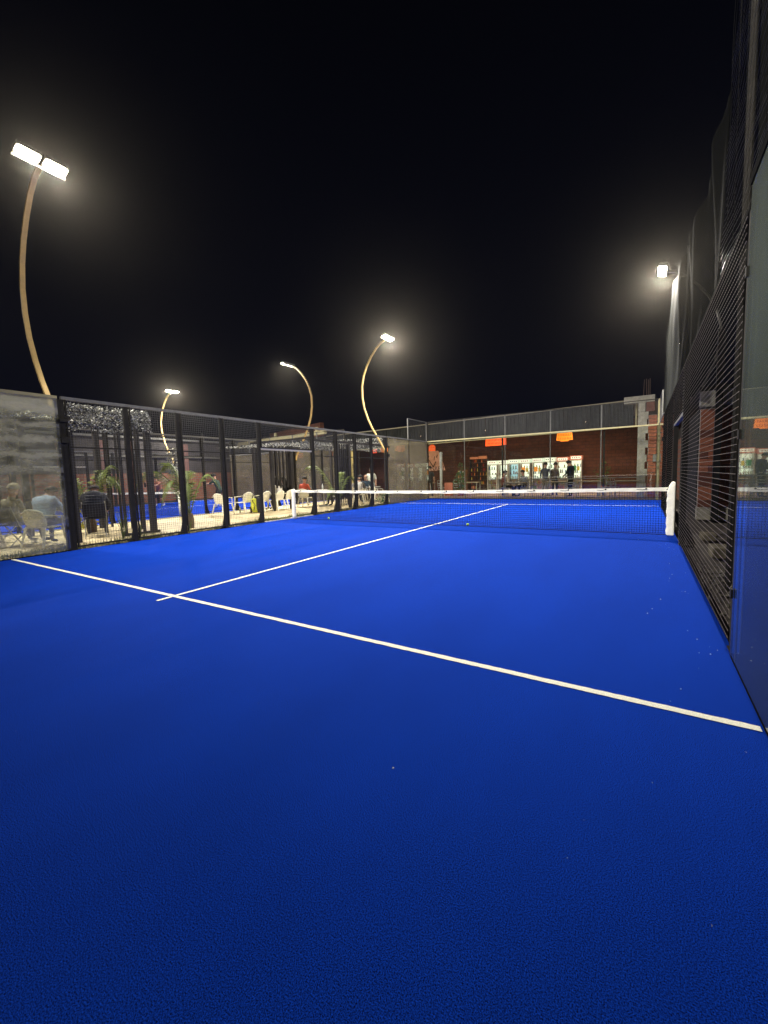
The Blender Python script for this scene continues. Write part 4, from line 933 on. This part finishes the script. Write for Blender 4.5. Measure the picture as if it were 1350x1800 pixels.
palm('young_palm', 'bushy palm with a frond arching left over the walkway', -1.15, -2.75, [(3.85,1.9,1.55,.75),(3.4,1.3,1.7,.5),(2.6,1.1,1.5,.6),(1.0,1.1,1.4,.7),(-.6,.9,1.2,.8),(4.9,1.2,1.3,.9)], M_LEAF, 6, .4)
palm('young_palm', 'palm with a bright frond leaning left beside the slatted screen', -.45, 3.0, [(4.05,1.7,1.55,.1),(1.0,1.0,1.25,.5),(4.6,.9,.9,.9),(1.9,.8,1.4,.4)], M_LEAF, 7, .3)
def spiky(label, x, y, n, h, seed):
    t = thing('spiky_plant', label, 'plant', (x,y,0), 0, 'spiky plants along the fence foot'); rr = random.Random(seed)
    for i in range(n):
        a = rr.uniform(0,2*PI); hh = h*rr.uniform(.5,1); l = rr.uniform(.1,.45)*hh; d = Vector((math.cos(a),math.sin(a),0)); sd = Vector((-d.y,d.x,0)); mb = MB()
        p = [Vector((0,0,-.02)), d*l*.35+Vector((0,0,hh*.6)), d*l+Vector((0,0,hh))]
        mb.quad(p[0]-sd*.008,p[0]+sd*.008,p[1]+sd*.009,p[1]-sd*.009); mb.tri(p[1]-sd*.009,p[1]+sd*.009,p[2]); mb.build('blade', M_LEAF, t)
spiky('tall thin spiky plant at the fence foot beside the man in the puffer jacket', -.45, -4.85, 14, .75, 3)
spiky('shorter spiky plant at the fence foot just past the first fence post', -.5, -4.45, 16, .45, 4)
spiky('small spiky tuft growing near the post of the camouflage pergola', -.5, -3.2, 12, .3, 5)
palm('young_palm', 'bright yellow lit palm by the distant brick wall', -12.2, 10.6, [(a*.9, 1.1, 1.0, .6) for a in range(7)], M_LEAF2, 9, .5)  # yellow light on this palm is carried by its leaf colour
leaf_bush('dry_shrub', 'tall pale mottled shrub at the foot of the small floodlight pole', -13.6, 4.4, .45, 3.2, 420, mat('dry_leaf',(.25,.24,.18),.8), 21, 1.6, False, .14)
leaf_bush('ground_plant', 'yellow green plant behind the man in the puffer jacket', -4.3, -4.0, .35, .95, 260, M_LEAF2, 22, 0, False, .12)

# ------------------------------------------------------------------ people
def cmat(kind, c): return mat(kind+'_%d_%d_%d' % tuple(int(v*255) for v in c), c, .85, noise=.15, scale=6)
POSES = {
 'stand': dict(hip=(0,0,.93), chest=(0,.0,1.25), neck=(0,.01,1.48), head=(0,.03,1.63), shL=(-.18,0,1.42), elL=(-.25,-.02,1.15), wrL=(-.24,.08,.91), shR=(.18,0,1.42), elR=(.25,-.02,1.15), wrR=(.24,.08,.91),
   hpL=(-.09,0,.90), knL=(-.11,.02,.49), anL=(-.12,-.02,.08), hpR=(.09,0,.90), knR=(.11,.04,.49), anR=(.12,0,.08)),
 'hands_low': dict(hip=(0,0,.93), chest=(0,.0,1.25), neck=(0,.03,1.47), head=(0,.09,1.60), shL=(-.18,0,1.42), elL=(-.27,.02,1.16), wrL=(-.12,.24,1.05), shR=(.18,0,1.42), elR=(.27,.02,1.16), wrR=(.12,.24,1.02),
   hpL=(-.09,0,.90), knL=(-.11,.02,.49), anL=(-.12,-.02,.08), hpR=(.09,0,.90), knR=(.11,.04,.49), anR=(.12,0,.08)),
 'sit': dict(hip=(0,-.05,.53), chest=(0,-.08,.84), neck=(0,-.03,1.06), head=(0,.01,1.21), shL=(-.18,-.06,1.0), elL=(-.25,-.02,.74), wrL=(-.17,.22,.66), shR=(.18,-.06,1.0), elR=(.25,-.02,.74), wrR=(.17,.22,.66),
   hpL=(-.10,-.02,.51), knL=(-.13,.40,.52), anL=(-.13,.38,.08), hpR=(.10,-.02,.51), knR=(.13,.40,.52), anR=(.15,.44,.08)),
 'slump': dict(hip=(0,-.05,.53), chest=(0,.02,.80), neck=(0,.16,.98), head=(0,.26,1.07), shL=(-.19,.10,.95), elL=(-.27,.2,.72), wrL=(-.2,.40,.60), shR=(.19,.10,.95), elR=(.27,.2,.72), wrR=(.2,.40,.60),
   hpL=(-.10,-.02,.51), knL=(-.20,.38,.53), anL=(-.19,.30,.08), hpR=(.10,-.02,.51), knR=(.16,.38,.53), anR=(.1,.33,.08)),
 'hunch': dict(hip=(0,-.05,.53), chest=(0,-.02,.84), neck=(0,.07,1.04), head=(0,.16,1.14), shL=(-.20,.02,.99), elL=(-.30,.12,.74), wrL=(-.2,.36,.62), shR=(.20,.02,.99), elR=(.30,.12,.74), wrR=(.2,.36,.62),
   hpL=(-.10,-.02,.51), knL=(-.24,.38,.53), anL=(-.22,.32,.08), hpR=(.10,-.02,.51), knR=(.18,.38,.53), anR=(.14,.33,.08)),
 'play': dict(hip=(0,-.05,.84), chest=(0,.06,1.12), neck=(0,.14,1.33), head=(0,.20,1.47), shL=(-.18,.10,1.26), elL=(-.24,.30,1.12), wrL=(-.1,.50,1.12), shR=(.18,.10,1.26), elR=(.26,.30,1.10), wrR=(.12,.52,1.14),
   hpL=(-.10,-.05,.81), knL=(-.2,.10,.44), anL=(-.24,-.04,.08), hpR=(.10,-.05,.81), knR=(.2,.12,.44), anR=(.24,.0,.08)),
}
BONES = [('hip','chest','top'),('chest','neck','top'),('neck','head','skin'),('chest','shL','top'),('chest','shR','top'),('shL','elL','top'),('shR','elR','top'),('elL','wrL','sleeve'),('elR','wrR','sleeve'),
 ('hip','hpL','bottom'),('hip','hpR','bottom'),('hpL','knL','bottom'),('hpR','knR','bottom'),('knL','anL','shin'),('knR','anR','shin'),('anL','toL','shoe'),('anR','toR','shoe')]
RAD = dict(hip=.135, chest=.145, neck=.058, head=.088, shL=.068, shR=.068, elL=.046, elR=.046, wrL=.030, wrR=.030, hpL=.090, hpR=.090, knL=.062, knR=.062, anL=.040, anR=.040, toL=.034, toR=.034)
def person(label, x, y, facing, pose, top, bottom, hair=(.015,.012,.01), skin=(.42,.24,.16), long_sleeve=True, shorts=False, shoe=(.03,.03,.03), z=0, long_hair=False, bald=False, bulk=1.0, group=None, jitter=0, cap=None):
    P = {k: Vector(v) for k, v in POSES[pose].items()}
    rr = random.Random(int(abs(x*31+y*17)*10))
    if jitter:
        for k in ('elL','elR','wrL','wrR','head'): P[k] += Vector((rr.uniform(-1,1),rr.uniform(-1,1),rr.uniform(-1,1)))*jitter
    fw = Vector((0,1,0))
    P['toL'] = P['anL']+Vector((-.02,.17,-.04)); P['toR'] = P['anR']+Vector((.02,.17,-.04))
    names = list(P); idx = {n: i for i, n in enumerate(names)}
    me = bpy.data.meshes.new('body'); me.from_pydata([tuple(P[n]) for n in names], [(idx[a],idx[b_]) for a,b_,_ in BONES], [])
    o = bpy.data.objects.new('tmp_body', me); col.objects.link(o)
    sk = o.modifiers.new('skin','SKIN'); sk.use_smooth_shade = True
    if not me.skin_vertices: me.attributes.new('skin','FLOAT_VECTOR','POINT')
    sv = me.skin_vertices[0].data
    for n in names:
        r_ = RAD[n]*(bulk if n in ('hip','chest','shL','shR','elL','elR') else 1)
        sv[idx[n]].radius = (r_*(1.15 if n in ('hip','chest') else 1), r_*(.85 if n in ('hip','chest') else 1)) if n != 'head' else (r_*.92, r_*1.08)
        sv[idx[n]].use_root = (n == 'hip')
    o.modifiers.new('sub','SUBSURF').levels = 1; o.modifiers['sub'].render_levels = 1
    dg = bpy.context.evaluated_depsgraph_get(); bm_ = bpy.data.meshes.new_from_object(o.evaluated_get(dg)); bpy.data.objects.remove(o)
    # head, face, hands joined into the same mesh
    v = [tuple(q.co) for q in bm_.vertices]; f = [tuple(p.vertices) for p in bm_.polygons]
    ms = [cmat('skin',skin), cmat('top',top), cmat('bottom',bottom), cmat('shoe',shoe), cmat('eye',(.03,.02,.02))]
    mi = []
    for p in f:
        c = sum((Vector(v[i]) for i in p), Vector())/len(p); best = None
        for a,b_,tg in BONES:
            A, B = P[a], P[b_]; u = max(0,min(1,(c-A).dot(B-A)/max(1e-6,(B-A).length_squared))); d = (c-A.lerp(B,u)).length - .5*(RAD[a]+(RAD[b_]-RAD[a])*u)
            if best is None or d < best[0]: best = (d, tg, u)
        tg = best[1]
        if tg == 'sleeve': tg = 'top' if (long_sleeve and best[2] < .85) else 'skin'
        if tg == 'shin': tg = 'skin' if shorts and best[2] < .8 else ('bottom' if best[2] < .93 and not shorts else 'shoe')
        mi.append({'skin':0,'top':1,'bottom':2,'shoe':3}[tg])
    mb = MB(); mb.v = v; mb.f = f; mb.mi = mi
    H = P['head']; d = (H-P['neck']).normalized(); fwd = (fw - d*fw.dot(d)*.6).normalized(); side = fwd.cross(d).normalized()
    mb.ball(tuple(H+d*.03), .098, 12, 0, (.86,1.0,1.12))
    mb.ball(tuple(H+fwd*.045-d*.06), .055, 8, 0); mb.ball(tuple(H+fwd*.10-d*.005), .017, 6, 0, (.8,1.2,1.4)); mb.ball(tuple(H+fwd*.085-d*.045), .018, 6, 3 if False else 0, (1.4,.7,.5))
    for s in (-1,1):
        mb.ball(tuple(H+fwd*.088+side*s*.033+d*.02), .011, 6, 4); mb.ball(tuple(H+side*s*.088+d*.01), .022, 6, 0, (.4,.9,1.3))
    for s, w_, e_ in ((-1,'wrL','elL'),(1,'wrR','elR')):
        wd = (P[w_]-P[e_]).normalized(); sd = wd.cross(Vector((0,0,1)))
        sd = sd.normalized() if sd.length > .1 else Vector((1,0,0)); nn = sd.cross(wd)
        mb.tube([P[w_]-wd*.01, P[w_]+wd*.04, P[w_]+wd*.085], [.028,.036,.032], 7, 0)
        for k in range(4):
            ln = (.060,.072,.068,.052)[k]; o_ = sd*(-.027+.018*k); a0 = P[w_]+wd*.078+o_
            mb.tube([a0, a0+wd*ln*.55-nn*.010, a0+wd*ln*.9-nn*.032], [.009,.0085,.006], 5, 0)
        th = P[w_]+wd*.03-sd*.03; mb.tube([th, th+wd*.03-sd*.025, th+wd*.055-sd*.03-nn*.01], [.012,.010,.007], 5, 0)
    t = thing('person', label, 'person', (x,y,z), facing, group)
    mb.build('body', ms, t, smooth=True)
    if cap or not bald:
        h = MB(); k = len(h.v); n = 12; rows = 6
        base = H+d*.035
        for i in range(rows+1):
            th = (PI*.56)*i/rows
            for j in range(n):
                a = 2*PI*j/n; ff = math.cos(a)  # +1 = front
                tt = th*(1-.30*max(0,ff)) if not cap else th*.85
                r_ = .108+rr.uniform(-.003,.005)
                h.v.append(tuple(base + d*math.cos(tt)*r_*1.1 + fwd*math.sin(tt)*math.cos(a)*r_*1.02 + side*math.sin(tt)*math.sin(a)*r_*.9))
        for i in range(rows):
            for j in range(n): a = i*n+j; b_ = i*n+(j+1)%n; h.f.append((a,a+n,b_+n,b_)); h.mi.append(0)
        if long_hair:
            for j in range(9):
                a = PI*(.55+.9*j/8); p0 = base+fwd*math.cos(a)*.09+side*math.sin(a)*.085
                h.tube([p0, p0-d*.12+fwd*math.cos(a)*.02, p0-d*.26+fwd*math.cos(a)*.01], [.034,.032,.012], 6)
        ho = h.build('cap' if cap else 'hair', cmat('hair', cap or hair), t, smooth=True); ho.modifiers.new('thick','SOLIDIFY').thickness = .012
    return t
NAVY=(.012,.016,.035); BLK=(.012,.012,.014); WHT=(.62,.62,.56); GRY=(.10,.10,.11)
person('person in navy jacket and dark trousers standing before the rightmost fridge', 6.62, 11.75, 1.2, 'hands_low', NAVY, BLK, bulk=1.2)
person('person in dark jacket standing left of a companion before the fridges', 5.2, 13.3, .3, 'stand', (.05,.055,.07), (.12,.10,.07), z=-.05)
person('person in grey brown coat standing close at the right of another', 5.6, 13.6, -.6, 'stand', (.09,.07,.06), BLK, jitter=.03, z=-.08)
person('person with red top seated at the terrace table, left diner', 3.4, 12.1, -1.3, 'sit', (.25,.08,.06), BLK)
person('person with dark hair and grey top seated at the terrace table, right diner', 4.25, 12.45, 2.6, 'sit', (.16,.16,.17), BLK)
person('person in black t-shirt standing with back turned behind the slatted counter', -1.15, 12.6, .2, 'stand', BLK, BLK, long_sleeve=False, bulk=1.1, z=-.03)
person('person in dark grey puffer jacket slumped on a black folding chair, back turned', -1.95, -4.75, 1.0, 'hunch', (.035,.037,.045), (.05,.05,.045), bulk=1.55, hair=(.05,.045,.04))
hd = [o for o in bpy.data.objects if o.get('label','').startswith('person in dark grey puffer')][0]
MB().ball((0,.02,1.045), .15, 14, 0, (1.15,.85,.62)).build('hood', cmat('top',(.07,.072,.085)), hd, smooth=True)
for i in range(5): MB().ball((0,-.115+.02*abs(i-1),.74+.065*i), .17, 14, 0, (1.25-.04*i,.55,.20)).build('quilted_fold', cmat('top',(.055,.058,.07)), hd, smooth=True)
person('person in light blue and white shirt seated behind the dirty glass', -1.3, -5.95, .5, 'hunch', (.35,.45,.62), (.08,.09,.12), bulk=1.3)
person('person in brown beige clothes seated at the left behind the dirty glass', -2.2, -6.2, .4, 'sit', (.25,.22,.15), (.12,.11,.08), hair=(.3,.26,.18))
person('person with bare legs playing beyond the net of the far court', -12.1, 2.6, 3.4, 'play', (.30,.12,.08), (.03,.03,.04), long_sleeve=False, shorts=True, shoe=(.6,.6,.6), bulk=.95)
person('person in dark green shirt leaning forward to play in the far court', -7.6, 2.9, 2.0, 'play', (.02,.045,.03), BLK, long_sleeve=False, shorts=True, shoe=(.6,.6,.6))
person('person with long black hair and white blouse seated in the row of white chairs', -3.15, 2.4, 1.65, 'sit', (.70,.66,.58), BLK, long_hair=True, bulk=.9)
person('person in black with long dark hair seated next to the one in white blouse', -3.3, 2.95, 1.8, 'sit', BLK, BLK, long_hair=True, bulk=.95)
person('person in red top and black trousers seated beside the near net post', -3.1, 4.0, .2, 'sit', (.42,.07,.04), BLK)
person('person in dark purple jacket seated under the pergola facing the court', -2.2, 5.2, 2.7, 'sit', (.05,.04,.07), BLK, bulk=1.2)
person('person in camouflage trousers seated low behind the net, beside the round table', -1.9, 6.4, .5, 'slump', (.14,.13,.10), (.12,.13,.09))
person('person in white printed shirt standing behind the round table', -2.75, 8.75, -2.6, 'stand', (.60,.60,.50), (.16,.14,.10), long_sleeve=False, z=-.05, bulk=1.15)
person('bald person in dark jacket with pale blue collar seated near the standing man', -2.6, 8.0, -2.5, 'sit', (.02,.04,.06), BLK, bald=True, bulk=1.15)
person('person in pink top seated left of the bald seated man', -3.2, 7.9, -2.2, 'sit', (.50,.25,.22), BLK)
person('person in black seated with back turned at the table behind the net', -2.3, 7.1, .2, 'sit', BLK, BLK, bulk=1.1)
person('person in white top seated just behind the yellow banner', -1.55, 5.75, 1.0, 'sit', (.65,.62,.55), GRY)
person('person in dark clothes with red cap seated behind the dusty corner glass', -1.3, 8.9, -1.2, 'sit', (.03,.03,.035), BLK, cap=(.25,.04,.04), bulk=1.2)
# padel rackets in the far court
for x, y, z, lab in ((-8.1,3.15,1.15,'dark padel racket held by the player in green'),(-12.2,2.05,1.1,'dark padel racket held by the player beyond the far net')):
    t = thing('padel_racket', lab, 'racket', (x,y,z), 0, 'padel rackets'); MB().ball((-.22,0,.05), .12, 12, 0, (1,.15,1.1)).build('face', M_BPLASTIC, t, smooth=True); MB().tube([(-.12,0,.02),(.04,0,-.04)], .015, 6).build('handle', M_BLACK, t)

# ------------------------------------------------------------------ thin volume added to stand in for lens glare round the lamps
if GLARE_HAZE:
    hb = MB().box(-34, 26, -16, 30, -1.1, 8.4).build('glare_haze', None or bpy.data.materials.new('glare_haze'), kind='stuff')
    hm = hb.data.materials[0]; hm.use_nodes = True; nt = hm.node_tree
    for n in list(nt.nodes):
        if n.type != 'OUTPUT_MATERIAL': nt.nodes.remove(n)
    pv = nt.nodes.new('ShaderNodeVolumePrincipled'); pv.inputs['Color'].default_value = (1,.92,.78,1); pv.inputs['Density'].default_value = GLARE_HAZE; pv.inputs['Anisotropy'].default_value = .92
    nt.links.new(pv.outputs[0], nt.nodes['Material Output'].inputs['Volume'])
    tag(hb, 'thin volume added to give the floodlights their lens glare', 'glare_haze')
